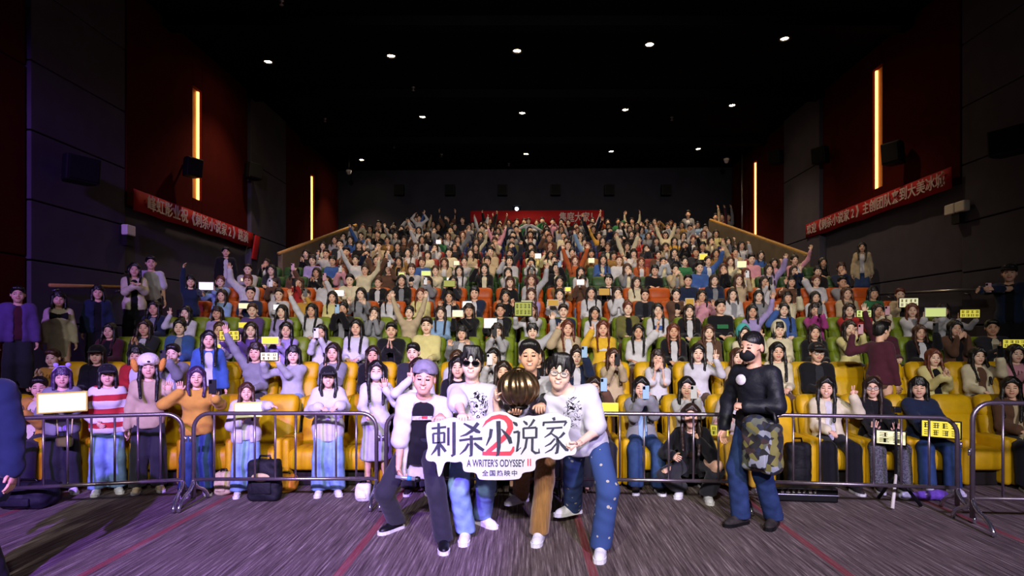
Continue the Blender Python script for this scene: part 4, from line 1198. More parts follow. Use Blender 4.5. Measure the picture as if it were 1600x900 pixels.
def strokes(name, sts, m, y=-.0125, depth=.003):
    mb = MB()
    for k, st in enumerate(sts):
        pts = [np.array(S2(x, z)) for x, z, w in st]; ws = [w / 6.4 * kx / 2 for x, z, w in st]
        l, r = [], []
        for i, p in enumerate(pts):
            d = pts[min(i + 1, len(pts) - 1)] - pts[max(i - 1, 0)]
            d = d / (np.linalg.norm(d) + 1e-9); nn = np.array([-d[1], d[0]])
            l.append(p + nn * ws[i]); r.append(p - nn * ws[i])
        n = len(pts)
        yy = y - .0004 * (k % 4)
        v = [(q[0], yy, q[1]) for q in l + r] + [(q[0], y + depth, q[1]) for q in l + r]
        fcs = []
        for i in range(n - 1):
            fcs += [(i, n + i, n + i + 1, i + 1), (i + 2 * n, i + 1 + 2 * n, n + i + 1 + 2 * n, n + i + 2 * n), (i, i + 1, i + 1 + 2 * n, i + 2 * n), (n + i, n + i + 2 * n, n + i + 1 + 2 * n, n + i + 1)]
        fcs += [(0, 2 * n, 3 * n, n), (n - 1, 2 * n - 1, 4 * n - 1, 3 * n - 1)]
        mb.add(v, fcs)
    return mb.obj(name, m, t)
# the big red 2 first, the dark characters over it
strokes('red_numeral', [[(600, 240, 4), (640, 185, 26), (700, 145, 38), (770, 130, 44), (830, 145, 54), (872, 190, 62), (880, 245, 62), (850, 310, 56), (790, 370, 50), (720, 430, 44), (660, 480, 42), (625, 512, 30)], [(600, 500, 36), (760, 502, 42), (880, 500, 44), (905, 470, 34), (912, 430, 16)]], REDP, -.012)
strokes('character', [[(95, 250, 20), (240, 235, 22)], [(165, 195, 26), (165, 300, 32), (165, 420, 34), (168, 525, 26)], [(110, 300, 22), (112, 400, 20)], [(110, 302, 18), (225, 292, 18)], [(222, 292, 22), (220, 395, 24)], [(112, 395, 16), (222, 388, 16)], [(165, 400, 26), (130, 465, 26), (90, 515, 8)], [(170, 395, 24), (205, 440, 30), (235, 480, 26)], [(262, 240, 26), (262, 420, 26)], [(318, 185, 34), (318, 350, 36), (318, 510, 34), (290, 525, 24)]], INK, -.0135)
strokes('character', [[(560, 195, 36), (500, 270, 34), (440, 310, 24), (380, 330, 8)], [(415, 200, 16), (490, 240, 32), (545, 275, 40), (580, 290, 20)], [(370, 370, 22), (480, 355, 22), (600, 350, 30)], [(490, 320, 32), (492, 420, 34), (490, 520, 28), (470, 525, 16)], [(465, 400, 26), (430, 460, 26), (375, 510, 8)], [(520, 395, 24), (570, 440, 34), (615, 470, 30)]], INK, -.0135)
strokes('character', [[(760, 175, 44), (765, 300, 44), (765, 430, 40), (755, 515, 28), (735, 518, 18)], [(690, 255, 34), (680, 330, 30), (640, 420, 10)], [(790, 255, 10), (830, 300, 30), (870, 350, 44), (885, 400, 34)]], INK, -.0140)
strokes('character', [[(905, 185, 12), (935, 205, 34), (950, 225, 16)], [(910, 290, 20), (965, 280, 24)], [(965, 280, 28), (960, 380, 26), (945, 480, 26), (985, 440, 10)], [(1010, 175, 14), (1040, 200, 28), (1050, 215, 12)], [(1120, 160, 26), (1085, 215, 20), (1060, 235, 8)], [(1010, 245, 22), (1012, 350, 22)], [(1010, 248, 18), (1140, 240, 20)], [(1140, 240, 24), (1138, 345, 24)], [(1012, 345, 18), (1140, 340, 18)], [(1045, 350, 24), (1030, 440, 24), (985, 510, 8)], [(1100, 345, 26), (1098, 470, 26), (1130, 495, 26), (1168, 490, 22), (1165, 450, 8)]], INK, -.0135)
strokes('character', [[(1310, 140, 34), (1320, 170, 24)], [(1215, 185, 26), (1208, 225, 18)], [(1210, 190, 18), (1440, 180, 22)], [(1440, 180, 24), (1415, 225, 12)], [(1240, 250, 16), (1400, 240, 18)], [(1310, 250, 22), (1280, 300, 22), (1220, 340, 8)], [(1290, 300, 12), (1345, 340, 26), (1355, 420, 30), (1345, 490, 28), (1325, 500, 16)], [(1325, 350, 18), (1280, 400, 18), (1225, 430, 8)], [(1340, 400, 18), (1290, 460, 18), (1225, 495, 8)], [(1420, 290, 28), (1385, 330, 22), (1355, 350, 10)], [(1350, 350, 12), (1390, 410, 28), (1440, 460, 36), (1460, 470, 16)]], INK, -.0135)
def board_text(s_, zx, zy, size, m, sp=1.0, off=0.0, width=None):
    me = text_mesh(s_, size, .0015, off, 'CENTER', sp); me.materials.clear(); me.materials.append(m)
    o = link('lettering', me, t); x, z = S2(zx, zy)
    o.location = (x, -.0125, z); o.rotation_euler = (math.pi / 2, 0, 0)
    if width:
        xs = [v.co.x for v in me.vertices]; o.scale = (width / (max(xs) - min(xs)), 1, 1)
    return o
kk = kx / 6.4
board_text("A WRITER'S ODYSSEY", 735, 600, 100 * kk, INK, 1.0, .0012, 580 * kk)
board_text('II', 1068, 592, 100 * kk, REDP, 1.0, .0012, 36 * kk)
board_text('全国热映中', 775, 700, 62 * kk, INK, 1.25, .0006, 350 * kk)

# ------------------------------------------------------------------ the metallic ribbed helmet-ball
bc = P3(810, 606, 4.76)
t = thing('ribbed_metal_ball', 'bronze and silver ribbed metal ball held up above the title board', 'ball', tuple(bc))
BRZ = mat('antique bronze', hexc('8a7458'), rough=.3, metal=.95, var=.45, scale=9, bump=.4)
nu, nv = 96, 24; v = []; fcs = []
for j in range(nv + 1):
    th = math.pi * j / nv
    for i in range(nu):
        a = 2 * math.pi * i / nu
        r = .158 * (1 + .17 * (abs(math.sin(a * 6 + .5 * math.cos(th))) ** .7 - .5) * math.sin(th) ** .7)
        v.append((1.06 * r * math.sin(th) * math.cos(a), r * math.sin(th) * math.sin(a), .96 * r * math.cos(th)))
for j in range(nv):
    for i in range(nu): fcs.append((j * nu + i, (j + 1) * nu + i, (j + 1) * nu + (i + 1) % nu, j * nu + (i + 1) % nu))
MB().add(v, fcs).obj('ribbed_shell', BRZ, t, True)
MB().lathe([(.055, .148), (.06, .158), (.03, .17), (0, .168)], 20).obj('top_cap', BRZ, t, True)
MB().lathe([(.0, -.175), (.07, -.172), (.085, -.15), (.06, -.14)], 20).obj('base_ring', mat('dark iron', hexc('26221f'), rough=.4, metal=.9), t, True)

# ------------------------------------------------------------------ the audience
LOD = {0: (.032, .008, .0175, .027, .012, 6), 1: (.038, .011, .023, .038, .015, 5), 2: (.055, .017, .034, .055, .021, 4), 3: (.08, .024, .048, .08, .03, 3)}
TOPS = {'sweater': dict(t=.013, sleeve=1.96, hem=.10, loose=.014, wr=.005), 'tee': dict(t=.012, sleeve=.8, hem=.08, loose=.012, wr=.006), 'hoodie': dict(t=.018, sleeve=1.94, hem=.12, loose=.026, wr=.006, hood=True, neck=.07),
        'jacket': dict(t=.025, sleeve=1.95, hem=.10, loose=.018, wr=.005, open_=.05, neck=.07), 'coat': dict(t=.027, sleeve=1.95, hem=.30, loose=.02, wr=.005, open_=.05, neck=.07, flare=.015), 'blouse': dict(t=.016, sleeve=1.9, hem=.04, loose=.03, wr=.007)}
def seated(pose, fem, **kw):
    s = .95 if fem else 1.0
    d = dict(H=1.7 * s, fem=fem, pelvis=(0, -.03, .525), neck=(0, .05, .525 + .48 * s), look=(0, -1, -.06), feet=(V(.13, -.47, 0), V(-.12, -.46, 0)), kpoles=(V(.15, -1, .9), V(-.15, -1, .9)))
    lap = (V(.08, -.30, .66), V(-.09, -.29, .66)); dn = (V(-.5, -.6, -.3), V(.5, -.6, -.3))
    L, R = lap; hp = ['relax', 'relax']; hd = list(dn); hn = [V(0, .2, -1), V(0, .2, -1)]
    lk = None
    if pose == 'phone': L, R = V(.05, -.34, 1.03), V(-.05, -.33, 1.0); hp = ['phone', 'phone']; hd = [V(-.3, -.1, 1), V(.3, -.1, 1)]; hn = [V(-.8, .5, 0), V(.8, .5, 0)]
    elif pose == 'phone1': L = V(.10, -.33, 1.10); hp[0] = 'phone'; hd[0] = V(-.2, 0, 1); hn[0] = V(-.5, .8, 0)
    elif pose == 'wave': R = V(-.34, -.10, 1.38); hp[1] = 'flat'; hd[1] = V(-.15, 0, 1); hn[1] = V(0, -1, 0)
    elif pose == 'wavel': L = V(.32, -.12, 1.34); hp[0] = 'flat'; hd[0] = V(.2, 0, 1); hn[0] = V(0, -1, 0)
    elif pose == 'peace': R = V(-.17, -.22, 1.08); hp[1] = 'peace'; hd[1] = V(-.1, -.1, 1); hn[1] = V(0, -1, 0)
    elif pose == 'peacel': L = V(.20, -.24, 1.05); hp[0] = 'peace'; hd[0] = V(.15, -.1, 1); hn[0] = V(0, -1, 0)
    elif pose == 'up': L, R = V(.34, -.02, 1.5), V(-.34, -.02, 1.5); hp = ['flat', 'flat']; hd = [V(.1, 0, 1), V(-.1, 0, 1)]; hn = [V(0, -1, 0), V(0, -1, 0)]
    elif pose == 'sign': L, R = V(.15, -.36, .90), V(-.15, -.36, .90); hp = ['flat', 'flat']; hd = [V(-.1, 0, 1), V(.1, 0, 1)]; hn = [V(0, -1, 0), V(0, -1, 0)]
    elif pose == 'chin': L, R = V(.045, -.20, 1.0), V(-.04, -.21, .98); hp = ['fist', 'relax']; hd = [V(-.5, -.1, .8), V(.5, -.1, .8)]; hn = [V(-.3, .9, 0), V(.3, .9, 0)]
    elif pose == 'clap': L, R = V(.03, -.32, .86), V(-.035, -.33, .87); hp = ['flat', 'flat']; hd = [V(-.1, -.4, .8), V(.1, -.4, .8)]; hn = [V(-1, 0, 0), V(1, 0, 0)]
    elif pose == 'lean': d['neck'] = (.08, -.12, .525 + .46 * s); L, R = V(.16, -.38, .72), V(-.02, -.40, .74)
    if 'hands' in kw: L, R = kw.pop('hands')
    d.update(hands=(L, R), hpose=tuple(hp), hdir=tuple(hd), hnor=tuple(hn), poles=(V(.3, .5, -.9), V(-.3, .5, -.9)))
    d.update(kw)
    f = Fig(**d); f.seated = True
    return f
def standing(fem, H, hands=None, **kw):
    s = H / 1.7
    d = dict(H=H, fem=fem, pelvis=(0, .02, .90 * s), neck=(0, .0, 1.395 * s), look=(0, -1, -.03), feet=(V(.115, 0, 0) * s, V(-.115, .03, 0) * s))
    if hands is not None: d['hands'] = hands
    d.update(kw)
    return Fig(**d)
_CACHE = {}
def cached(key, fn):
    if key is None: return fn()
    if key not in _CACHE: _CACHE[key] = fn()
    return _CACHE[key]
ADJ = {'long': 'long %s hair', 'longb': 'long banged %s hair', 'mid': 'shoulder-length %s hair', 'bob': '%s bobbed hair', 'short': 'short %s hair', 'fringe': 'tousled %s hair', 'tail': '%s ponytail', 'bun': '%s hair in a bun', 'buzz': 'cropped %s hair'}
def clothe(t, f, sp, lod, key=None):
    hb, hh, ht, hl, hr, hsd = LOD[lod]
    k = (lambda *a: None if key is None else (key, lod) + a)
    sk, hc = sp.get('skin', 0), sp.get('hc', 'black')
    sm_ = bool(sp.get('smile', False)) and lod == 0
    put('body', cached(k('body', sm_), lambda: f.body(hb, hh, sm_, hsd)), t, skinset(sk, hc))
    st = sp.get('hair', 'long')
    if st:       # one hair mesh per style, set on the head
        o = put('hair', cached(('hair', st, lod), lambda: mesh_from('hair', *hair_mesh(st, hr), [None])), t, [hairm(hc)])
        M = Matrix.Identity(4)
        for r_ in range(3):
            for c_ in range(3): M[r_][c_] = f.HR[r_, c_] * f.s * f.hs
            M[r_][3] = f.Hc[r_]
        o.matrix_local = M
    tp = sp.get('top', 'sweater'); kw = dict(TOPS[tp]); kw.update(sp.get('topkw', {}))
    if getattr(f, 'seated', False): kw['hem'] = min(kw['hem'], .09); kw['flare'] = 0.0
    nm = {'tee': 't_shirt', 'jacket': 'jacket', 'coat': 'coat', 'hoodie': 'hoodie', 'sweater': 'sweater', 'blouse': 'blouse'}[tp]
    tm = sp.get('tm') or cloth(sp['tc'])
    if tp in ('jacket', 'coat'):
        put('inner_shirt', cached(k('inner'), lambda: f.top(ht * 1.2, t=.012, sleeve=.6, hem=.06)), t, [cloth(sp.get('ic', 'white'))])
    put(nm, cached(k('top', tp), lambda: f.top(ht, name=nm, **kw)), t, [tm])
    lg = sp.get('legs', 'trousers')
    if lg == 'trousers': put('trousers', cached(k('tr'), lambda: f.trousers(hl, wide=sp.get('wide', .03))), t, [sp.get('lm') or cloth(sp.get('lc', 'charcoal'))])
    elif lg == 'skirt': put('skirt', f.skirt(hl, r=sp.get('sr', .22), end=sp.get('send', .45), waist=.04), t, [sp.get('lm') or cloth(sp.get('lc', 'charcoal'))])
    if sp.get('shoes'): shoes(t, f, sp['shoes'], lod == 0, .015, sp.get('boot', 0))
    hat = sp.get('hat')
    if hat == 'cap': cap_on(f, t, cloth(sp.get('hatc', 'black')))
    elif hat == 'beanie':
        v, q = solid([EL((0, .012, .06), (.096, .114, .10), k=.01), PL((0, -.15, -1), (0, 0, .03))], .012)
        put('beanie', mesh_from('beanie', f.local(v), q, [None]), t, [cloth(sp.get('hatc', 'grey'))])
    elif hat == 'hood':
        v, q = solid([EL((0, .03, .02), (.115, .125, .15), k=.02), EL((0, -.11, -.02), (.072, .12, .11), k=.02, op='-'), EL((0, .0, -.16), (.075, .09, .1), k=.02, op='-')], .013)
        put('hood', mesh_from('hood', f.local(v), q, [None]), t, [cloth(sp.get('hatc', 'cream'))])
    elif hat == 'ears':
        v, q = solid([EL((0, .01, .075), (.112, .125, .10), k=.02), EL((0, -.09, .075), (.06, .05, .04), k=.03), EL((0, -.11, -.05), (.075, .11, .10), k=.02, op='-'), PL((0, -.1, -1), (0, 0, .02))], .010)
        o = put('plush_hat', mesh_from('plush_hat', f.local(v), q, [None]), t, [mat('plush white', hexc('ded8cf'), rough=.95, var=.1, scale=60, bump=.5)])
        for sx in (-1, 1):
            v, q = solid([EL((sx * .135, .0, .03), (.035, .045, .085), np.array([[math.cos(.25), 0, -sx * math.sin(.25)], [0, 1, 0], [sx * math.sin(.25), 0, math.cos(.25)]]).T, .01)], .012)
            put('ear', mesh_from('ear', f.local(v), q, [None]), o, [mat('plush orange', hexc('c98a3a'), rough=.95, var=.15, scale=60, bump=.5)])
        v, q = solid([EL((0, -.145, .08), (.016, .012, .011), k=.01)], .006)
        put('nose', mesh_from('nose', f.local(v), q, [None]), o, [BLACKP])
    elif hat == 'band':
        c = [V(.093 * math.cos(a), .02 + .02 * math.cos(a * 2), .04 + .10 * math.sin(a)) for a in np.linspace(0, math.pi, 10)]
        MB().tube(f.local(c), .008, 6).obj('hairband', cloth(sp.get('hatc', 'pink')), t, True)
        for sx in (-1, 1):
            v, q = solid([EL((sx * .06, .02, .155), (.03, .014, .03), k=.01)], .009)
            put('band_ear', mesh_from('band_ear', f.local(v), q, [None]), t, [cloth(sp.get('hatc', 'pink'))])
    if sp.get('print'):
        o = MB().rbox((0, 0, 0), (.19, .02, .075), .008, 2).obj('chest_print', cloth(sp['print']), t)
        o.location = f.P + f.u * .27 + f.fw * .135; o.rotation_euler = (math.asin(max(-1, min(1, f.u[1]))) * -1, 0, 0)
    if sp.get('glasses'): glasses(f, t, False)
    if sp.get('mask'):
        v, q = solid([EL((0, -.062, -.052), (.064, .056, .05), k=.02), EL((0, .03, -.03), (.06, .075, .2), k=.004, op='-')], .008)
        put('face_mask', mesh_from('face_mask', f.local(v), q, [None]), t, [cloth(sp['mask'])])
    return t

PHN = {c: mat('phone case ' + c, hexc(h), rough=.35, var=.05) for c, h in (('black', '121216'), ('white', 'd8d8de'), ('pink', 'd0a0b0'), ('blue', '8fb0d0'))}
SCR = mat('dark camera glass', hexc('0a0a10'), rough=.1, var=0)
def phone(pos, yaw, col, label, group=None, up=True):
    t = thing('phone', label, 'phone', tuple(pos), yaw, group)
    MB().rbox((0, 0, 0), (.074, .009, .152), .004, 2).obj('case', PHN[col], t)
    MB().rbox((-.02, -.006, .05), (.028, .006, .036), .003, 2).obj('camera_bump', SCR, t)
    return t
LSW = {'white': ((1, 1, .96), .85, 'f2f2ea'), 'pale': ((1.0, .97, .62), .55, 'efe9a0'), 'yellow': ((.95, .85, .12), .5, 'd8c22a'), 'green': ((.75, .85, .35), .55, 'b8c850'), 'amber': ((.9, .62, .1), 0.0, 'c89a2a'), 'olive': ((.75, .85, .35), 0.0, 'a8b048')}
def light_sign(c, w, h, col, label, yaw=0, tilt=0.0, frame_='black', dark_text=False, group=None, seed=0):
    lit = LSW[col][1] > 0
    t = thing('light_sign' if lit else 'cardboard_sign', label, 'light sign' if lit else 'sign', tuple(c), yaw, group)
    t.rotation_euler = (tilt, 0, yaw)
    e, st, hx = LSW[col]
    sm = mat(('lit panel ' if lit else 'printed panel ') + col, hexc(hx), rough=.4, emit=e if lit else None, estr=st, var=.03, scale=4)
    fm = {'black': BLACKP, 'yellow': mat('yellow frame', hexc('d6cc50'), rough=.5), 'white': mat('white frame', hexc('cfcfcf'), rough=.5), 'red': mat('red frame', hexc('a03028'), rough=.5)}[frame_]
    MB().rbox((0, .012, 0), (w, .018, h), .006, 2).obj('case', fm, t)
    b = min(w, h) * .07
    MB().rbox((0, .001, 0), (w - 2 * b, .008, h - 2 * b), .003, 2).obj('lit_panel' if lit else 'printed_panel', sm, t)
    if dark_text:      # rows of blocky dark character strokes, too blurred to read
        r = random.Random(seed); tm = mat('sign characters', hexc('2a2810'), rough=.6)
        n = dark_text; rows = 2 if h > .09 else 1
        for rr in range(rows):
            for k in range(n):
                cw = (w - 3 * b) / n; ch = (h - 3 * b) / rows
                x0 = -w / 2 + 1.5 * b + cw * k; z0 = h / 2 - 1.5 * b - ch * (rr + 1)
                mb = MB()
                for q in range(3):
                    zz = z0 + ch * (.2 + .28 * q); mb.box((x0 + cw * .16, -.0055, zz), (x0 + cw * r.uniform(.7, .86), -.002, zz + ch * .09))
                for q in range(2):
                    xx = x0 + cw * r.uniform(.2, .75); mb.box((xx, -.0057, z0 + ch * .14), (xx + cw * .1, -.002, z0 + ch * .86))
                mb.obj('character', tm, t)
    return t
def face_cam(x, y): return math.atan2(-x, y)
def loc_of(base, yaw, w):
    d = np.asarray(w, float) - np.asarray(base, float); c, s = math.cos(-yaw), math.sin(-yaw)
    return V(d[0] * c - d[1] * s, d[0] * s + d[1] * c, d[2])

# ---- standing guests behind the barrier
def stripes(key, c1, c2, freq, th=.0):
    m = bpy.data.materials.new(key); nt, b = _nodes(m); L = nt.links; N = nt.nodes.new
    tc = N('ShaderNodeTexCoord'); sp = N('ShaderNodeSeparateXYZ'); L.new(tc.outputs['Object'], sp.inputs[0])
    nz = N('ShaderNodeTexNoise'); nz.inputs['Scale'].default_value = 7; L.new(tc.outputs['Object'], nz.inputs['Vector'])
    a = N('ShaderNodeMath'); a.operation = 'MULTIPLY_ADD'; a.inputs[1].default_value = .03; L.new(nz.outputs['Fac'], a.inputs[0]); L.new(sp.outputs[2], a.inputs[2])
    f_ = N('ShaderNodeMath'); f_.operation = 'MULTIPLY'; f_.inputs[1].default_value = freq; L.new(a.outputs[0], f_.inputs[0])
    sn = N('ShaderNodeMath'); sn.operation = 'SINE'; L.new(f_.outputs[0], sn.inputs[0])
    gt = N('ShaderNodeMath'); gt.operation = 'GREATER_THAN'; gt.inputs[1].default_value = th; L.new(sn.outputs[0], gt.inputs[0])
    mx = N('ShaderNodeMix'); mx.data_type = 'RGBA'; L.new(gt.outputs[0], mx.inputs[0]); mx.inputs[6].default_value = (*hexc(c1), 1); mx.inputs[7].default_value = (*hexc(c2), 1)
    L.new(mx.outputs[2], b.inputs['Base Color']); b.inputs['Roughness'].default_value = .9
    MATS[key] = m
    return m
STRIPE = stripes('red and white knit', 'd4cdd0', 'b0262c', 42, .25)
PATT = mat('speckled skirt cloth', hexc('5b5a62'), rough=.9, var=.8, scale=70)
ANKLE_BOOT = mat('white boot', hexc('cfcbc6'), rough=.6)
DARKSHOE = mat('dark shoe', hexc('241f1f'), rough=.7, var=.3)
def stand_px(u, vt, Y, sp, label, hands=None, z=0.0, lod=0, yawo=0.0, **kw):
    X = (u - CX) * Y / FPX; base = V(X, Y, z)
    top = CAMZ - (vt - CY) * Y / FPX - z
    H = top / 1.045
    yaw = face_cam(X, Y) + yawo
    hl = None
    if hands is not None: hl = tuple(loc_of(base, yaw, P3(*h)) if h is not None else None for h in hands)
    s = H / 1.7
    dflt = (V(.225, -.05, .80) * s, V(-.225, -.05, .80) * s)
    if hl is not None: hl = tuple(h if h is not None else dflt[i] for i, h in enumerate(hl))
    f = standing(sp.get('fem', True), H, hl or dflt, **kw)
    t = thing('person', label, 'person', tuple(base), yaw, sp.get('group'))
    clothe(t, f, sp, lod)
    return t, f, base, yaw
UPH = (V(0, -.1, 1), V(0, -.1, 1)); FACE = (V(0, -1, 0), V(0, -1, 0))
lj = denim('light denim'); dj = denim('denim blue')
stand_px(97, 563, 6.4, dict(top='jacket', tc='grey', ic='lilac', hair='bob', hc='purple tinted', lc='charcoal', hat='band', hatc='lilac', shoes=WS), 'person in a grey vest and lilac shirt holding a lit sign at the barrier',
         ((119, 648, 6.075), (77, 648, 6.075)), hpose=('flat', 'flat'), hdir=(V(-.1, -.1, 1), V(.1, -.1, 1)), hnor=(V(0, -1, 0), V(0, -1, 0)))
light_sign(P3(98, 629, 6.03), .42, .22, 'pale', 'large pale lit sign with yellow frame held by the grey vest guest', face_cam(-4.8, 6.03), .12, 'yellow')
stand_px(168, 560, 6.42, dict(top='sweater', tm=STRIPE, tc='red', hair='bob', lm=lj, hat='cap', wide=.03, shoes=WS, topkw=dict(loose=.035)), 'person in a red and white striped sweater, black cap and light jeans', (None, (150, 660, 6.3)))
stand_px(232, 546, 6.5, dict(top='sweater', tc='beige', hair='long', lc='charcoal', hat='ears', wide=.03, shoes=mat('cream shoe', hexc('c9b892'), rough=.6)), 'person in a beige sweater wearing a plush dog-eared hat', ((262, 612, 6.3), None), hpose=('flat', 'relax'), hdir=(V(.2, -.1, 1), None), hnor=(V(0, -1, 0), None))
stand_px(307, 562, 6.36, dict(top='sweater', tc='mustard', hair='mid', hc='purple tinted', lm=dj, shoes=DARKSHOE, wide=.03, topkw=dict(loose=.035)), 'person in a mustard sweater and blue jeans raising one hand', ((336, 622, 6.15), (282, 612, 6.2)), hpose=('phone', 'flat'), hdir=(V(-.1, 0, 1), V(-.1, -.1, 1)), hnor=(V(-.4, .9, 0), V(0, -1, 0)))
phone(P3(332, 604, 6.1), .3, 'black', 'black phone held by the guest in the mustard sweater')
stand_px(385, 588, 6.32, dict(top='jacket', tc='white', ic='white', hair='long', hc='brown', lm=denim('light denim'), shoes=ANKLE_BOOT, boot=.09, smile=True), 'smiling person in a white blouse and pale boots holding a lit sign',
         ((427, 634, 6.0), (378, 658, 6.135)), hpose=('relax', 'flat'), hdir=(V(1, -.3, -.1), V(.1, -.05, 1)), hnor=(V(0, 0, -1), V(0, -1, 0)))
light_sign(P3(388, 641, 6.09), .275, .17, 'pale', 'pale lit sign held over the rail by the guest in pale boots', face_cam(-2.9, 6.0), .05, 'yellow')
stand_px(513, 563, 6.36, dict(top='hoodie', tc='white', hair='mid', hat='cap', lm=lj, wide=.035, smile=True, shoes=WS, topkw=dict(hem=.18, loose=.04)), 'smiling person in a white hoodie and wide light jeans at the rail', ((530, 634, 6.03), (498, 636, 6.03)), hpose=('relax', 'relax'), hdir=(V(-.6, -.4, -.2), V(.6, -.4, -.2)), hnor=(V(0, .3, -1), V(0, .3, -1)))
t_, f_, b_, y_ = stand_px(588, 552, 6.42, dict(top='sweater', tc='white', hair='long', legs='skirt', lc='light grey', sr=.21, send=.38, mask='white', topkw=dict(hem=.06), shoes=WS), 'person in a long pale sailor dress with long black hair and white mask', ((601, 607, 6.24), (574, 646, 6.04)), hpose=('flat', 'grip'), hdir=(V(.0, -.2, 1), V(.2, -.5, -.3)), hnor=(V(0, -1, 0), V(0, .3, -1)))
stand_px(653, 548, 6.42, dict(top='sweater', tc='white', hair='mid', hc='dark brown', lc='charcoal', shoes=DARKSHOE), 'person in a white top standing behind the grey cap guest', (None, (641, 592, 6.22)), hpose=('relax', 'peace'), hdir=(None, V(0, -.1, 1)), hnor=(None, V(0, -1, 0)))
stand_px(715, 545, 6.42, dict(top='sweater', tc='black', hair='long', lc='black', shoes=DARKSHOE), 'person in a black top with long hair standing behind the title board')
stand_px(786, 553, 6.42, dict(top='jacket', tc='grey', ic='white', hair='mid', hc='dark brown', legs='skirt', lc='charcoal', shoes=DARKSHOE), 'person in a grey jacket seen between the sunglasses guest and the metal ball')
stand_px(862, 546, 6.42, dict(top='sweater', tc='charcoal', hair='long', lc='black', shoes=DARKSHOE), 'person in charcoal half hidden behind the turtleneck guest')

# ---- seated / crouching in the front row, and single figures nearer than the seats
def seat_px(u, row, sp, label, pose='lap', lod=0, dz=0.0, dy=0.0, yawo=0.0, hands=None, **kw):
    Y = rowy(row) + dy; X = (u - CX) * Y / FPX
    X = min(seatx(row), key=lambda q: abs(q - X))        # seated in the nearest seat
    base = V(X, Y, rowz(row) + dz); yaw = face_cam(X, Y) * .35 + yawo
    tn = face_cam(X, Y) * .9 - yaw; kw.setdefault('look', (math.sin(tn), -math.cos(tn), -.06))
    if hands is not None: kw['hands'] = tuple(loc_of(base, yaw, P3(*h)) for h in hands)
    f = seated(pose, sp.get('fem', True), **kw)
    t = thing('person', label, 'person', tuple(base), yaw)
    clothe(t, f, sp, lod)
    return t, f, base, yaw
TAKEN = {}
def take(row, u):
    x = (u - CX) * rowy(row) / FPX
    for j, sx in enumerate(SEATX):
        if abs(sx - x) < .34: TAKEN[(row, j)] = True
def phone_in_hand(q, pose, col, label):
    t_, f, base, yaw = q
    lp = (f.Wr[0] + f.Wr[1]) / 2 + V(0, -.055, .095) if pose == 'phone' else f.Wr[0] + V(-.025, -.05, .095)
    c, s = math.cos(yaw), math.sin(yaw)
    phone(base + V(lp[0] * c - lp[1] * s, lp[0] * s + lp[1] * c, lp[2]), yaw, col, label)
PH0 = {990: ('blue', 'pale blue phone before the face of the grey coat guest'), 1578: ('black', 'black phone held by the guest in the brown coat')}
FRONT = [
    (14, dict(top='sweater', tc='pink', hair='mid', lc='rust', shoes=WS), 'person in a pink top seated behind the leftmost barrier end', 'lap', {}),
    (75, dict(top='jacket', tc='mustard', ic='cream', hair='short', hc='black', lc='charcoal', shoes=DARKSHOE), 'person in a mustard jacket seated behind the grey vest guest', 'clap', {}),
    (990, dict(top='coat', tc='grey', ic='light blue', hair='long', lm=dj, shoes=DARKSHOE), 'person in a grey coat and jeans with a phone before the face', 'phone', {}),
    (1118, dict(top='jacket', tc='cream', ic='white', hair='mid', hc='dark brown', lc='yellow', shoes=WS), 'person in a cream jacket and yellow trousers seated behind the crouching one', 'sign', dict(hands=((1134, 684, 6.465), (1114, 684, 6.465)))),
    (1280, dict(top='jacket', tc='cream', ic='white', hair='long', lc='black', shoes=DARKSHOE, smile=True), 'smiling person in a cream jacket making a peace sign in the front row', 'peacel', {}),
    (1368, dict(top='jacket', tc='black', ic='black', hair='long', hc='dark brown', lm=PATT, shoes=DARKSHOE, glasses=True), 'person in glasses, black jacket and speckled trousers in the front row', 'sign', dict(hands=((1410, 697, 6.373), (1375, 697, 6.373)))),
    (1463, dict(top='hoodie', tc='navy', hair='bob', lm=denim('denim blue'), shoes=WS), 'person in a navy hoodie and jeans holding a black framed yellow sign', 'sign', dict(hands=((1491, 686, 6.443), (1450, 686, 6.443)))),
    (1578, dict(top='coat', tc='brown', ic='beige', hair='long', lc='black', shoes=DARKSHOE), 'person in a brown coat seated behind the tall barrier', 'phone1', {}),
]
for (u, sp, lb, po, kw) in FRONT:
    q = seat_px(u, 0, sp, lb, po, dy=-.02, **kw)
    if u in PH0: phone_in_hand(q, po, *PH0[u])
q = seat_px(1060, 0, dict(top='sweater', tc='white', hair='long', lc='charcoal', shoes=DARKSHOE), 'person in a white top filming behind the crouching person', 'phone', feet=(V(.12, -.26, 0), V(-.12, -.26, 0)))
phone_in_hand(q, 'phone', 'white', 'white phone raised by the guest filming behind the crouching person')
q = seat_px(936, 0, dict(top='jacket', tc='brown', ic='cream', hair='long', hc='dark brown', lc='charcoal', glasses=True), 'person in a brown jacket leaning sideways behind the dotted jeans guest', 'phone1')
phone_in_hand(q, 'phone1', 'blue', 'pale blue phone held by the leaning guest in brown')
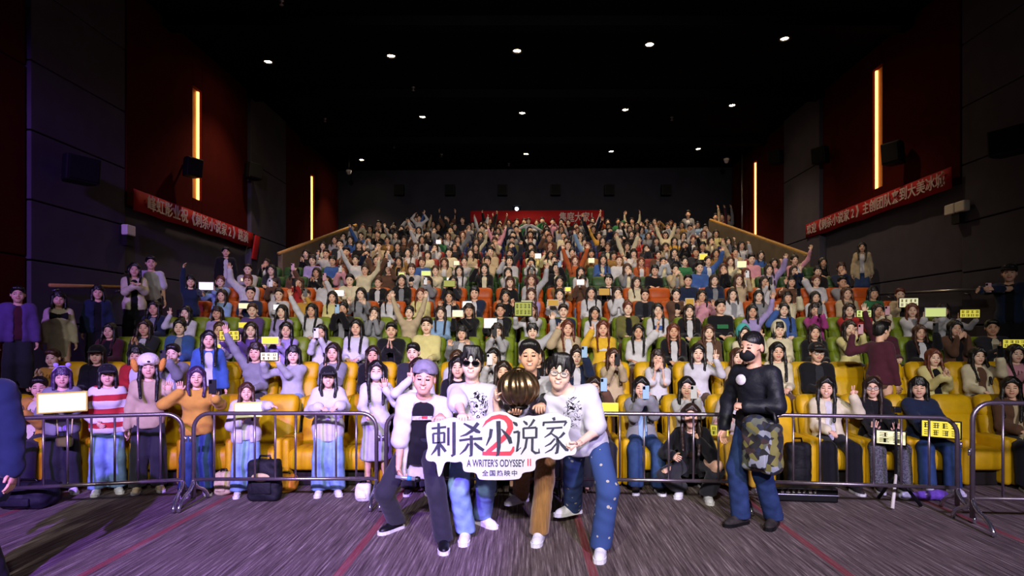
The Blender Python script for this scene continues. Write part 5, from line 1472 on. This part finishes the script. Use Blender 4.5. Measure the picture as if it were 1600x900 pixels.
# crouching person in black
Y = 6.28; X = (1083 - CX) * Y / FPX
f = Fig(1.64, True, pelvis=(0, .06, .34), neck=(-.02, -.08, .74), look=(0, -1, .05), hands=(V(.05, -.27, .66), V(-.2, -.22, .47)), feet=(V(.15, -.13, 0), V(-.14, .0, 0)), kpoles=(V(.4, -.8, 1), V(-.35, -.8, .8)), hpose=('fist', 'relax'), hdir=(V(-.3, -.1, .9), None))
t = thing('person', 'person in black crouching in white sneakers behind the barrier', 'person', (X, Y, 0), face_cam(X, Y))
clothe(t, f, dict(top='jacket', tc='black', ic='black', hair='long', hc='dark brown', lc='charcoal', shoes=WS), 0)
light_sign(P3(1124, 673, 6.42), .2, .13, 'yellow', 'small yellow lit sign held by the guest in yellow trousers', face_cam(2.1, 6.4), .1, 'yellow', 3, seed=2)
light_sign(P3(1392, 684, 6.33), .29, .165, 'pale', 'pale lit sign held by the guest in speckled trousers', face_cam(4.1, 6.5), .08, 'black', 2, seed=3)
light_sign(P3(1470, 671, 6.40), .375, .205, 'yellow', 'black framed sign with lit yellow characters held by the navy hoodie guest', face_cam(4.6, 6.5), .05, 'black', 4, seed=4)
light_sign(P3(953, 640, 6.35), .19, .15, 'yellow', 'yellow lit sign behind the rail beside the dotted jeans guest', -.1, .05, 'yellow')

# ---- rows behind: named figures first
def seat_index(row, u):
    x = (u - CX) * rowy(row) / FPX
    return min(range(len(SEATX)), key=lambda j: abs(SEATX[j] - x))
OV = {}
def ov(row, u, **sp):
    j = seat_index(row, u)
    while (row, j) in OV and j < len(SEATX) - 1: j += 1
    sp['u'] = u; OV[(row, j)] = sp
# second yellow row
ov(1, 60, top='sweater', tc='mustard', hair='short', pose='clap'); ov(1, 155, top='jacket', tc='black', ic='black', hair='bob', hat='cap', pose='lap')
ov(1, 262, top='jacket', tc='grey', ic='white', hair='short', pose='phone'); ov(1, 432, top='sweater', tc='light grey', hair='bob', pose='sign'); ov(1, 466, top='sweater', tc='grey', hair='mid', hc='dark brown', pose='clap')
ov(1, 512, top='jacket', tc='black', ic='white', hair='long', pose='lap'); ov(1, 590, top='sweater', tc='charcoal', hair='short', fem=False, pose='lap'); ov(1, 1030, top='tee', tc='white', hair='bob', pose='chin')
ov(1, 1092, top='sweater', tc='white', hair='mid', pose='peacel'); ov(1, 1160, top='sweater', tc='beige', hair='long', hc='brown', pose='lap'); ov(1, 1277, top='jacket', tc='black', ic='charcoal', hair='short', hat='cap', glasses=True, fem=False, pose='lap')
ov(1, 1455, top='jacket', tc='pale yellow', ic='black', hair='long', pose='clap'); ov(1, 1540, top='jacket', tc='cream', ic='brown', hair='long', pose='phone1')
ov(1, 940, top='sweater', tc='beige', hair='long', hc='brown', pose='phone'); ov(1, 1215, top='sweater', tc='cream', hair='long', pose='lap'); ov(1, 845, top='sweater', tc='black', hair='long', pose='lap'); ov(1, 770, top='sweater', tc='white', hair='mid', pose='phone')
# first lime green row
for a in ((45, 'jacket', 'maroon', 'long', 'lap'), (115, 'jacket', 'charcoal', 'long', 'clap'), (168, 'jacket', 'blue', 'bun', 'lap'), (280, 'jacket', 'light grey', 'tail', 'phone'), (395, 'sweater', 'purple', 'long', 'sign'), (478, 'sweater', 'white', 'long', 'phone'),
          (520, 'sweater', 'white', 'long', 'lap'), (572, 'jacket', 'black', 'short', 'clap'), (607, 'sweater', 'pale yellow', 'short', 'lap'), (675, 'jacket', 'grey', 'bob', 'sign'), (718, 'sweater', 'light grey', 'bob', 'phone'), (772, 'hoodie', 'light grey', 'fringe', 'wavel'), (840, 'coat', 'beige', 'long', 'peace'),
          (895, 'hoodie', 'yellow', 'long', 'peace'), (948, 'tee', 'white', 'long', 'wavel'), (985, 'jacket', 'black', 'long', 'lap'), (1040, 'jacket', 'brown', 'mid', 'lap'), (1092, 'sweater', 'cream', 'long', 'peacel'), (1150, 'hoodie', 'cream', 'bob', 'lap'),
          (1205, 'jacket', 'black', 'long', 'lap'), (1258, 'sweater', 'pale yellow', 'long', 'phone'), (1330, 'sweater', 'maroon', 'short', 'wave'), (1400, 'jacket', 'black', 'long', 'phone1'), (1458, 'coat', 'brown', 'long', 'chin'), (1560, 'jacket', 'charcoal', 'short', 'lap')):
    d = {}
    if a[0] == 895: d = dict(hc='auburn', print='white')
    if a[0] == 1092: d = dict(hat='hood', hatc='teal')
    if a[0] == 1150: d = dict(hat='hood', hatc='cream')
    if a[0] in (572, 607, 772, 1560): d = dict(fem=False)
    ov(2, a[0], top=a[1], tc=a[2], hair=a[3], pose=a[4], **d)
# second lime green row
for a in ((222, 'jacket', 'navy', 'long', 'lap'), (262, 'sweater', 'white', 'mid', 'peace'), (330, 'sweater', 'lilac', 'bob', 'lap'), (382, 'hoodie', 'purple', 'short', 'sign'), (440, 'sweater', 'lilac', 'long', 'lap'), (475, 'sweater', 'white', 'long', 'wave'), (565, 'sweater', 'grey', 'long', 'chin'), (640, 'sweater', 'beige', 'tail', 'up'),
          (690, 'sweater', 'light blue', 'long', 'lap'), (742, 'sweater', 'black', 'bob', 'sign'), (800, 'jacket', 'black', 'short', 'sign'), (858, 'sweater', 'white', 'long', 'phone'), (880, 'jacket', 'navy', 'short', 'lap'), (925, 'tee', 'white', 'long', 'lap'), (1020, 'tee', 'white', 'long', 'lap'), (1062, 'jacket', 'black', 'long', 'lap'),
          (1120, 'sweater', 'black', 'short', 'lap'), (1212, 'hoodie', 'blue', 'long', 'peace'), (1255, 'sweater', 'magenta', 'bob', 'phone'), (1285, 'jacket', 'red', 'long', 'lap'), (1322, 'sweater', 'cream', 'long', 'phone'), (1400, 'jacket', 'white', 'mid', 'lap'), (1460, 'sweater', 'cream', 'short', 'sign'), (1530, 'sweater', 'light grey', 'bob', 'sign')):
    d = {}
    if a[0] in (880, 1120): d = dict(fem=False)
    if a[0] == 1020: d['print'] = 'blue'
    if a[0] == 1120: d['print'] = 'green'
    ov(3, a[0], top=a[1], tc=a[2], hair=a[3], pose=a[4], **d)
# first orange row, some of them
for a in ((352, 'sweater', 'light blue', 'mid', 'lap'), (420, 'jacket', 'white', 'short', 'phone'), (505, 'sweater', 'pale yellow', 'long', 'lap'), (540, 'sweater', 'grey', 'long', 'sign'), (610, 'sweater', 'white', 'long', 'lap'), (670, 'hoodie', 'pale yellow', 'long', 'lap'), (720, 'jacket', 'black', 'long', 'sign'), (790, 'sweater', 'black', 'long', 'sign'), (930, 'hoodie', 'white', 'long', 'lap'), (1000, 'jacket', 'charcoal', 'short', 'lap'),
          (1078, 'sweater', 'pink', 'mid', 'sign'), (1180, 'sweater', 'grey', 'mid', 'lap'), (1262, 'jacket', 'white', 'long', 'lap'), (1325, 'jacket', 'beige', 'long', 'lap'), (1365, 'sweater', 'green', 'bob', 'lap'), (1400, 'jacket', 'beige', 'short', 'phone')):
    ov(4, a[0], top=a[1], tc=a[2], hair=a[3], pose=a[4])

POSE_TXT = {'lap': '', 'phone': ' filming by phone', 'phone1': ' raising a phone', 'wave': ' waving a right hand', 'wavel': ' waving a left hand', 'peace': ' making a peace sign', 'peacel': ' making a left-hand peace sign', 'up': ' raising both arms', 'sign': ' holding a sign', 'chin': ' hands at chin', 'clap': ' hands together', 'lean': ' leaning forward'}
COLS = ['white'] * 8 + ['cream'] * 6 + ['black'] * 12 + ['charcoal'] * 6 + ['grey'] * 3 + ['light grey'] * 3 + ['beige'] * 4 + ['brown'] * 4 + ['navy'] * 2 + ['blue'] * 2 + ['light blue'] * 2 + ['pink'] * 2 + ['red'] * 1 + ['pale yellow'] * 3 + ['mustard', 'olive', 'lilac', 'green', 'maroon', 'rust', 'tan']
def rand_spec(r):
    fem = r.random() < .78
    d = dict(fem=fem, tc=r.choice(COLS), top=r.choice(['sweater', 'sweater', 'sweater', 'jacket', 'jacket', 'hoodie', 'tee', 'coat']), ic=r.choice(['white', 'white', 'black', 'cream', 'grey']),
             hair=r.choice(['long', 'long', 'long', 'mid', 'mid', 'bob', 'tail', 'bun']) if fem else r.choice(['short', 'short', 'fringe']), hc=r.choice(['black'] * 5 + ['dark brown'] * 3 + ['brown', 'auburn']),
             skin=r.choice([0, 0, 1, 2, 2]), smile=r.random() < .45, pose=r.choice(['lap'] * 6 + ['phone'] * 4 + ['phone1'] * 2 + ['peace', 'peacel', 'wave', 'wavel', 'up', 'clap', 'chin', 'chin', 'lean']), lc=r.choice(['charcoal', 'black', 'denim blue', 'light denim', 'brown']))
    return d
# lit signs of the crowd: (u, v, width px, height px, colour, dark characters)
SIGNS = [(322, 447, 22, 13, 'white', 0), (382, 478, 18, 9, 'pale', 0), (433, 480, 12, 9, 'white', 0), (530, 458, 15, 10, 'white', 0), (382, 508, 18, 9, 'yellow', 0), (358, 524, 30, 16, 'yellow', 4), (422, 532, 26, 12, 'yellow', 0), (418, 557, 27, 14, 'pale', 3), (397, 541, 18, 7, 'yellow', 0),
         (624, 428, 9, 5, 'green', 0), (662, 427, 15, 8, 'green', 0), (671, 438, 12, 9, 'white', 0), (708, 411, 9, 7, 'pale', 0), (702, 443, 19, 11, 'olive', 3), (723, 455, 15, 9, 'yellow', 0), (730, 476, 15, 11, 'white', 0), (714, 490, 17, 11, 'pale', 0), (742, 505, 21, 16, 'white', 0), (790, 483, 29, 24, 'olive', 4),
         (823, 476, 19, 14, 'pale', 3), (859, 473, 18, 10, 'amber', 0), (888, 452, 9, 7, 'yellow', 0), (907, 441, 12, 9, 'white', 0), (845, 400, 10, 8, 'white', 0), (924, 407, 10, 8, 'pale', 0), (924, 456, 18, 12, 'amber', 3), (1099, 401, 13, 10, 'yellow', 0), (1159, 413, 15, 11, 'pale', 0), (1078, 472, 14, 12, 'amber', 0),
         (1420, 473, 28, 16, 'pale', 4), (1462, 488, 30, 15, 'green', 0), (1533, 490, 28, 14, 'yellow', 4), (1585, 537, 32, 15, 'yellow', 4), (1350, 490, 22, 12, 'green', 3), (685, 378, 8, 7, 'white', 0), (380, 437, 8, 5, 'pale', 0)]
COLN = {'white': 'white', 'pale': 'pale cream', 'yellow': 'yellow', 'green': 'yellow-green', 'amber': 'amber', 'olive': 'olive-yellow'}
SIGN_AT = {}
for k, (u, v, w, h, c, dk) in enumerate(SIGNS):
    best = None
    for i in range(1, NROW):
        p = P3(u, v, rowy(i) - .40)
        e = abs(p[2] - (rowz(i) + .98))
        if best is None or e < best[0]: best = (e, i, p)
    _, i, p = best
    js = [j for j in sorted(range(len(SEATX)), key=lambda j: abs(SEATX[j] - p[0])) if (i, j) not in SIGN_AT]
    SIGN_AT[(i, js[0])] = k
    lb = '%s %s sign%s held by the %s guest in %%s' % (COLN[c].replace(' ', '-'), 'printed' if c in ('amber', 'olive') else 'lit', ' with characters' if dk else '', ROWS[i][2])
    SIGNS[k] = (u, v, w * p[1] / FPX, h * p[1] / FPX, c, dk, p, i, lb)

take(4, 309); take(6, 1347); take(13, 655); take(13, 826); take(12, 551); take(1, 326); take(1, 1375); take(6, 353)
COUNT = {'n': 0}; FAR = []
NIND = 11          # rows built person by person; the rest is one crowd
labels_used = {}
for i in range(NROW):
    lod = 1 if i <= 3 else 2
    for j, sx in enumerate(SEATX):
        r = random.Random(1000 * i + j * 7 + 3)
        if i == 0 or (i, j) in TAKEN: continue
        if i >= 8 and abs(sx) > 6.5: continue
        sp = rand_spec(r)
        yaw = face_cam(sx, rowy(i)) * .42 + r.uniform(-.1, .1)
        x = sx + r.uniform(-.03, .03)
        if (i, j) in OV:
            o = OV[(i, j)]; sp.update(o)
            if 'fem' not in o: sp['fem'] = True
            x = max(sx - .03, min(sx + .03, (o['u'] - CX) * rowy(i) / FPX))
        elif r.random() < .03: continue
        # keep the aisle view free where somebody stands in front of this seat
        sc = 1.0 * r.uniform(.95, 1.04)
        key = None; sg = SIGN_AT.get((i, j))
        base = V(x, rowy(i) - .01, rowz(i))
        if i >= NIND: FAR.append((sp, base, yaw, sc)); continue
        if sg is not None:
            u_, v_, w_, h_, c_, dk_, p_, i_, lb_ = SIGNS[sg]
            yaw = face_cam(sx, rowy(i)) * .4; sc = 1.0; tn = face_cam(sx, rowy(i)) * .8 - yaw
            base = V(max(sx - .03, min(sx + .03, p_[0])), base[1], base[2])
            p_ = V(max(base[0] - .15, min(base[0] + .15, p_[0])), p_[1], p_[2])
            q = V(math.cos(yaw), math.sin(yaw), 0)
            hl = tuple(loc_of(base, yaw, p_ + q * s_ * max(w_ * .42, .05) + V(0, .042, -h_ * .35 - .05)) for s_ in (1, -1))
            f = seated('sign', sp['fem'], hands=hl, look=(math.sin(tn), -math.cos(tn), -.06)); sp['pose'] = 'sign'
            # keep the sign in the hands: move it to where the wrists really reach
            lp_ = (f.Wr[0] + f.Wr[1]) / 2 - (hl[0] + hl[1]) / 2
            c0, s0 = math.cos(yaw), math.sin(yaw)
            p_ = p_ + V(lp_[0] * c0 - lp_[1] * s0, lp_[0] * s0 + lp_[1] * c0, lp_[2])
        else:
            key = ('seat', sp['pose'], sp['fem']); f = cached((key, 'fig'), lambda: seated(sp['pose'], sp['fem']))
        g = {'sweater': 'sweater', 'jacket': 'jacket', 'hoodie': 'hoodie', 'tee': 'T-shirt', 'coat': 'coat', 'blouse': 'blouse'}[sp['top']]
        garment = '%s %s' % (sp['tc'].replace(' ', '-'), g)
        hatx = {'cap': ' and cap', 'hood': ' and hood'}.get(sp.get('hat'), '')
        lb = 'person in %s%s with %s%s, %s' % (garment, hatx, ADJ[sp['hair']] % sp['hc'].replace('purple tinted', 'purple').replace(' ', '-'), POSE_TXT[sp['pose']], ROWS[i][2])
        if len(lb.split()) > 16: lb = lb.replace(' making a left-hand peace sign', ' in left-hand peace sign').replace(' waving a ', ' waving ')
        if len(lb.split()) > 16: lb = lb.replace(' with ', ', ')
        t = thing('person', lb, 'person', tuple(base), yaw, 'audience of the ' + ROWS[i][2])
        t.scale = (sc, sc, sc)
        clothe(t, f, sp, lod, key)
        COUNT['n'] += 1
        if sg is not None:
            light_sign(p_, w_, h_, c_, lb_ % garment, yaw, .05, 'black' if dk_ else 'white', dk_ if i <= 4 else 0, seed=sg)
        elif sp['pose'] in ('phone', 'phone1') and i <= 6:
            lp = V(0, -.395, 1.11) if sp['pose'] == 'phone' else V(.075, -.375, 1.20)
            c, s = math.cos(yaw), math.sin(yaw)
            p = base + sc * V(lp[0] * c - lp[1] * s, lp[0] * s + lp[1] * c, lp[2])
            pc = r.choice(['black', 'black', 'white', 'white', 'pink', 'blue'])
            phone(p, yaw + r.uniform(-.2, .2), pc, '%s phone held up by the guest in %s, %s' % (pc, garment, ROWS[i][2]), 'phones held up in the ' + ROWS[i][2])

# ---- people standing in the rows and aisles
def stand_at(u, vt, row, sp, label, lod=1, hands=None, aisle=0.0, Y=None, yawo=0.0, **kw):
    Y = Y if Y is not None else rowy(row) - .5
    z = rowz(row) + aisle
    return stand_px(u, vt, Y, sp, label, hands, z, lod, yawo, **kw)
stand_at(326, 507, 1, dict(top='jacket', tc='blue', ic='white', hair='long', lc='black'), 'person in a blue jacket with long hair standing behind the mustard sweater guest')
Yp = rowy(1) - .42
stand_at(1375, 492, 1, dict(top='sweater', tc='maroon', hair='short', hc='black', legs='skirt', lc='brown', sr=.15, send=.7), 'person in a maroon sweater and brown skirt standing with one arm stretched out', yawo=2.5, hands=((1332, 524, 7.75), None))
AH = dict(hpose=('flat', 'relax'), hdir=(V(0, -.1, 1), None), hnor=(V(0, -1, 0), None))
for (u, vt, row, Yq, a, sp, lb, hd) in (
    (28, 438, 1, 8.1, .59, dict(top='jacket', tc='purple', ic='maroon', hair='short', fem=False, lc='charcoal'), 'person in a purple jacket standing by the left wall', None),
    (92, 447, 2, 8.95, .18, dict(top='sweater', tc='cream', hair='bob', legs='skirt', lc='cream', sr=.17, send=.5), 'person in a cream dress with a black bow standing in the left aisle', None),
    (153, 438, 2, 9.55, .36, dict(top='jacket', tc='navy', ic='black', hair='bob', lc='black'), 'person in a dark navy jacket standing by the left wall rail', None),
    (210, 403, 3, 10.6, .36, dict(top='jacket', tc='cream', ic='black', hair='long', lc='black'), 'person in a cream and black jacket with folded hands by the left wall', ((214, 446), (210, 447))),
    (236, 393, 4, 11.2, .18, dict(top='tee', tc='white', hair='short', fem=False, lc='charcoal'), 'person in a white T-shirt standing by the left wall', None),
    (298, 424, 4, 10.80, 0, dict(top='sweater', tc='navy', hair='bob', lc='black'), 'person in a navy top stretching one arm up by the left aisle', ((318, 460), (287, 402))),
    (353, 381, 6, 13.46, .18, dict(top='jacket', tc='black', ic='white', hair='short', fem=False, lc='grey'), 'person in a black and white jacket standing below the left banner end', None),
    (1347, 374, 6, 13.75, .36, dict(top='coat', tc='beige', ic='white', hair='long', lc='dark denim'), 'person in an open beige coat standing by the right wall', None),
    (1577, 404, 2, 9.5, .36, dict(top='jacket', tc='navy', ic='black', hair='short', fem=False, lc='black', hat='cap'), 'person in a dark jacket and cap leaning with a phone by the right wall', ((1525, 452), (1518, 455))),
):
    hh_ = None if hd is None else tuple((p_[0], p_[1], Yq - .3) for p_ in hd)
    t_, f_, b_, y_ = stand_at(u, vt, row, sp, lb, 1, hands=hh_, aisle=a, Y=Yq)
    if u == 92:
        mb = MB()
        for sx in (-1, 1): mb.rbox((sx * .06, 0, 0), (.11, .04, .09), .02, 2, fn=lambda v, s=sx: v * np.stack([np.ones(len(v)), np.ones(len(v)), .5 + np.clip(s * v[:, 0] * 8 + .4, 0, 1)], 1))
        mb.rbox((0, -.005, 0), (.04, .05, .05), .012, 2)
        o = mb.obj('bow', cloth('black'), t_, True); o.location = f_.N - f_.u * .11 + f_.fw * .145; o['label'] = 'black bow on the chest'
q_ = f_.Wr[0] + f_.hd[0] * .075 + nrm(f_.hn[0] - f_.hd[0] * np.dot(f_.hn[0], f_.hd[0])) * .026; c0, s0 = math.cos(y_), math.sin(y_)
phone(b_ + V(q_[0] * c0 - q_[1] * s0, q_[0] * s0 + q_[1] * c0, q_[2] + .03), -.6, 'pink', 'pink phone held out by the guest in dark cap by the right wall')
# ---- standing guests at the top: two that stand out by the parapets, the others one crowd
stand_at(551, 349, 12, dict(top='sweater', tc='white', hair='short', lc='light denim'), 'person in white standing at the upper end of the left parapet', 2, Y=19.65)
stand_at(655, 333, 13, dict(top='sweater', tc='white', hair='short', lc='grey'), 'person in white standing tall in the last rows with arms raised', 2, hands=((663, 335, 20.7), (648, 335, 20.7)), Y=20.75)
stand_at(1075, 325, 13, dict(top='jacket', tc='grey', ic='white', hair='short', lc='tan'), 'person in grey standing by the back wall near the right parapet', 2, Y=21.9)
stand_at(826, 338, 13, dict(top='sweater', tc='white', hair='short', fem=False, lc='black', smile=True), 'person in white with spread arms standing out in the last rows', 2, hands=((850, 362, 20.5), (800, 362, 20.5)), Y=20.75)
for (u, cc, Yb) in ((1118, 'beige', 21.95), (1128, 'maroon', 22.4), (1138, 'grey', 22.85)):
    stand_at(u, 330, 13, dict(top='sweater', tc=cc, hair='short', lc='black'), 'person in %s with a raised hand behind the right parapet' % cc, 2, hands=(((u + 4), 318, Yb - .2), None), Y=Yb)
rr = random.Random(5)
for k in range(30):
    x = -4.6 + 10.2 * k / 29 + rr.uniform(-.1, .1)
    sp = rand_spec(rr); sp['pose'] = rr.choice(['s_up', 's', 's', 's', 's_phone', 's_phone', 's_wave'])
    FAR.append((sp, V(x, 22.35 + rr.uniform(-.2, .3), rowz(NROW - 1)), face_cam(x, 22.3) + rr.uniform(-.2, .2), rr.uniform(.93, 1.03)))

# the far crowd: rows past the limit, joined into one mesh with real bodies
acc_v, acc_f, acc_m, mats_, n0 = [], [], [], [], 0
mi_of = {}
def mid(m):
    if m.name not in mi_of: mi_of[m.name] = len(mats_); mats_.append(m)
    return mi_of[m.name]
def mesh_np(me):
    n = len(me.vertices); v = np.empty(n * 3, np.float32); me.vertices.foreach_get('co', v)
    return v.reshape(-1, 3), [list(p.vertices) for p in me.polygons], [p.material_index for p in me.polygons]
_NP = {}
for sp, base, yaw, sc in FAR:
    po = sp['pose']; key = ('far', po, sp['fem'])
    def mk():
        if po.startswith('s'):
            if po == 'sign': return seated('sign', sp['fem'])
            h = {'s_up': (V(.3, -.05, 1.85), V(-.3, -.05, 1.85)), 's': None, 's_phone': (V(.06, -.34, 1.42), V(-.06, -.34, 1.40)), 's_wave': (V(.3, -.1, 1.75), V(-.26, -.06, .82))}[po]
            return standing(sp['fem'], 1.62 if sp['fem'] else 1.72, h)
        return seated(po, sp['fem'])
    f = cached((key, 'fig'), mk)
    hb, hh, ht, hl, hr, hsd = LOD[3]
    kw = {k2: v2 for k2, v2 in TOPS[sp['top']].items() if k2 != 'open_'}
    parts = [('body', lambda: f.body(hb, hh, False, 3), skinset(sp['skin'], sp['hc'])), (('hair', sp['hair']), lambda: f.hair(sp['hair'], hr), [hairm(sp['hc'])]),
             (('top', sp['top']), lambda: f.top(ht, **kw), [cloth(sp['tc'])]), ('tr', lambda: f.trousers(hl), [cloth(sp['lc'])])]
    c, s = math.cos(yaw), math.sin(yaw); R = np.array([[c, -s, 0], [s, c, 0], [0, 0, 1]])
    for pk, fn, ms in parts:
        kk_ = (key, pk)
        if kk_ not in _NP:
            me = fn(); _NP[kk_] = mesh_np(me); bpy.data.meshes.remove(me)
        v, fc, mi = _NP[kk_]
        acc_v.append((v * sc) @ R.T + base)
        acc_f += [[q + n0 for q in p] for p in fc]; ids = [mid(m) for m in ms]; acc_m += [ids[q] for q in mi]
        n0 += len(v)
o = link('crowd', mesh_from('crowd', np.concatenate(acc_v), acc_f, mats_, acc_m, True))
tag(o, 'distant crowd filling the last three rows and standing before the back wall', 'crowd', kind='stuff')

# ------------------------------------------------------------------ bags and small things by the barrier
def bag(name, label, px, size, col, cat='bag', strap=True, soft=.35, seed=0, pocket=True):
    g = G3(*px); m = mat('bag cloth ' + col, hexc(col), rough=.7, var=.2, scale=20, bump=.3)
    t = thing(name, label, cat, tuple(g)); w, d, h = size
    v, q = solid([BX((0, 0, h / 2), (w / 2, d / 2, h / 2), None, min(size) * soft, .02), EL((0, -d * .3, h * .35), (w * .42, d * .3, h * .28), k=.03), PL((0, 0, -1), (0, 0, 0.002))], .014, .008, seed)
    put('bag_body', mesh_from('bag_body', v, q, [None]), t, [m])
    if strap: MB().tube([(-w * .2, 0, h * .95), (-w * .15, 0, h * 1.08), (w * .15, 0, h * 1.08), (w * .2, 0, h * .95)], .012, 6).obj('handle', BLACKP, t, True)
    if pocket: MB().rbox((0, -d * .58, h * .36), (w * .6, .03, h * .3), .012, 2).obj('pocket', m, t, True)
    return t
t = bag('backpack', 'black backpack with a pale oval badge standing behind the barrier', (414, 782), (.34, .15, .44), '14141a', seed=1)
MB().lathe([(0, .01), (.07, .01), (.075, 0)], 18).obj('oval_badge', mat('pale badge', hexc('b9a878'), rough=.6, var=.2), t, True).matrix_local = Matrix.Translation((0, -.105, .27)) @ Matrix.Rotation(math.pi / 2, 4, 'X') @ Matrix.Diagonal((1.3, .6, 1, 1))
bag('tote_bag', 'orange cloth bag slumped beside the black backpack', (446, 768), (.26, .2, .2), 'c98a1e', seed=2, pocket=False)
bag('plush_bag', 'cream fluffy bag behind the barrier beside the mustard sweater guest', (350, 773), (.18, .14, .26), 'b9a684', seed=3)
bag('duffel_bag', 'dark duffel bag on the floor behind the leftmost barrier', (45, 792), (.5, .3, .26), '1c1a26', seed=5)
bag('pouch', 'cream pouch on the floor behind the leftmost barrier', (40, 775), (.16, .1, .12), 'cfc4a0', seed=6, pocket=False)
bag('carrier_bag', 'white carrier bag standing at the barrier joint by the pale dress', (568, 783), (.16, .12, .2), 'd5d2d2', seed=7)
bag('carrier_bag', 'black carrier bag standing behind the barrier by the cream jacket guest', (1246, 767), (.28, .16, .55), '0e0e12', seed=8)
# black equipment case with pale lettering
g = G3(1262, 784); t = thing('equipment_case', 'long black equipment case with pale lettering under the barrier', 'case', tuple(g + V(0, .1, 0)), -.12)
MB().rbox((0, 0, .075), (.62, .26, .15), .02, 2).obj('case_body', mat('black case', hexc('0d0c0e'), rough=.5), t)
MB().rbox((0, 0, .078), (.63, .27, .012), .004, 2).obj('seam', SPR, t)
r = random.Random(3)
for k in range(7):
    mb = MB(); x = -.27 + k * .055
    for q in range(3): mb.box((x + r.uniform(0, .012), -.1345, .10 + q * .012), (x + r.uniform(.022, .04), -.128, .106 + q * .012))
    mb.obj('letter_mark', mat('pale lettering', hexc('b9b09a'), rough=.7), t)
# camera tripod feet under the rail
g = G3(1400, 790); t = thing('tripod', 'black camera tripod with pale feet behind the barrier', 'tripod', tuple(g))
for a, m in ((4.0, EMB), (5.9, BLACKP), (1.8, BLACKP)):
    MB().tube([(0, 0, .32), (.22 * math.cos(a), .22 * math.sin(a), .02)], [.014, .018], 8).obj('leg', m, t, True)
MB().tube([(0, 0, .25), (0, 0, .95)], .013, 8).obj('column', BLACKP, t, True)
MB().rbox((0, 0, .99), (.08, .07, .06), .01, 2).obj('head', BLACKP, t)
# purple wrapped parcel lying on the floor
g = G3(1458, 786); t = thing('wrapped_bouquet', 'purple and clear wrapped parcel lying under the barrier', 'parcel', tuple(g + V(0, .08, 0)), -.05)
v, q = solid([RC((-.17, 0, .06), (.14, 0, .06), .035, .06, .03)], .012, .008, 2)
put('wrapping', mesh_from('wrapping', v, q, [None]), t, [mat('purple film', hexc('6a4aa8'), rough=.25, var=.3, scale=20)])
v, q = solid([EL((-.23, 0, .05), (.07, .03, .045), k=.01)], .012, .008, 3)
put('clear_end', mesh_from('clear_end', v, q, [None]), t, [mat('clear film', hexc('b9b9c6'), rough=.2, var=.3)])
# small hip bag of the grey vest guest
p = P3(101, 690, 6.22); t = thing('hip_bag', 'small pale green bag on yellow cords before the grey vest guest', 'bag', tuple(p))
v, q = solid([BX((0, 0, 0), (.085, .035, .06), None, .03, .02)], .012, .004, 1)
put('bag_body', mesh_from('bag_body', v, q, [None]), t, [cloth('olive')])
for sx in (-1, 1): MB().tube([(sx * .07, 0, .03), (sx * .085, .0, .26)], .006, 6).obj('cord', cloth('pale yellow'), t, True)
# phone and microphone in the hand of the grey cap guest
f, b = HERO1
p = P3(637, 747, 4.74)
t = thing('microphone', 'small microphone with a blue band in the hand of the grey cap guest', 'microphone', tuple(p), .2)
t.rotation_euler = (0, math.radians(100), .2)
MB().tube([(0, 0, -.1), (0, 0, .06)], [.014, .018], 10).obj('handle', mat('silver mic body', hexc('b8b8c0'), rough=.3, metal=.6), t, True)
MB().tube([(0, 0, -.005), (0, 0, .03)], .0195, 10).obj('blue_band', mat('blue band', hexc('2f7fc8'), rough=.5), t, True)
MB().lathe([(.02, .06), (.026, .075), (.02, .1), (0, .108)], 12).obj('grille', BLACKP, t, True)
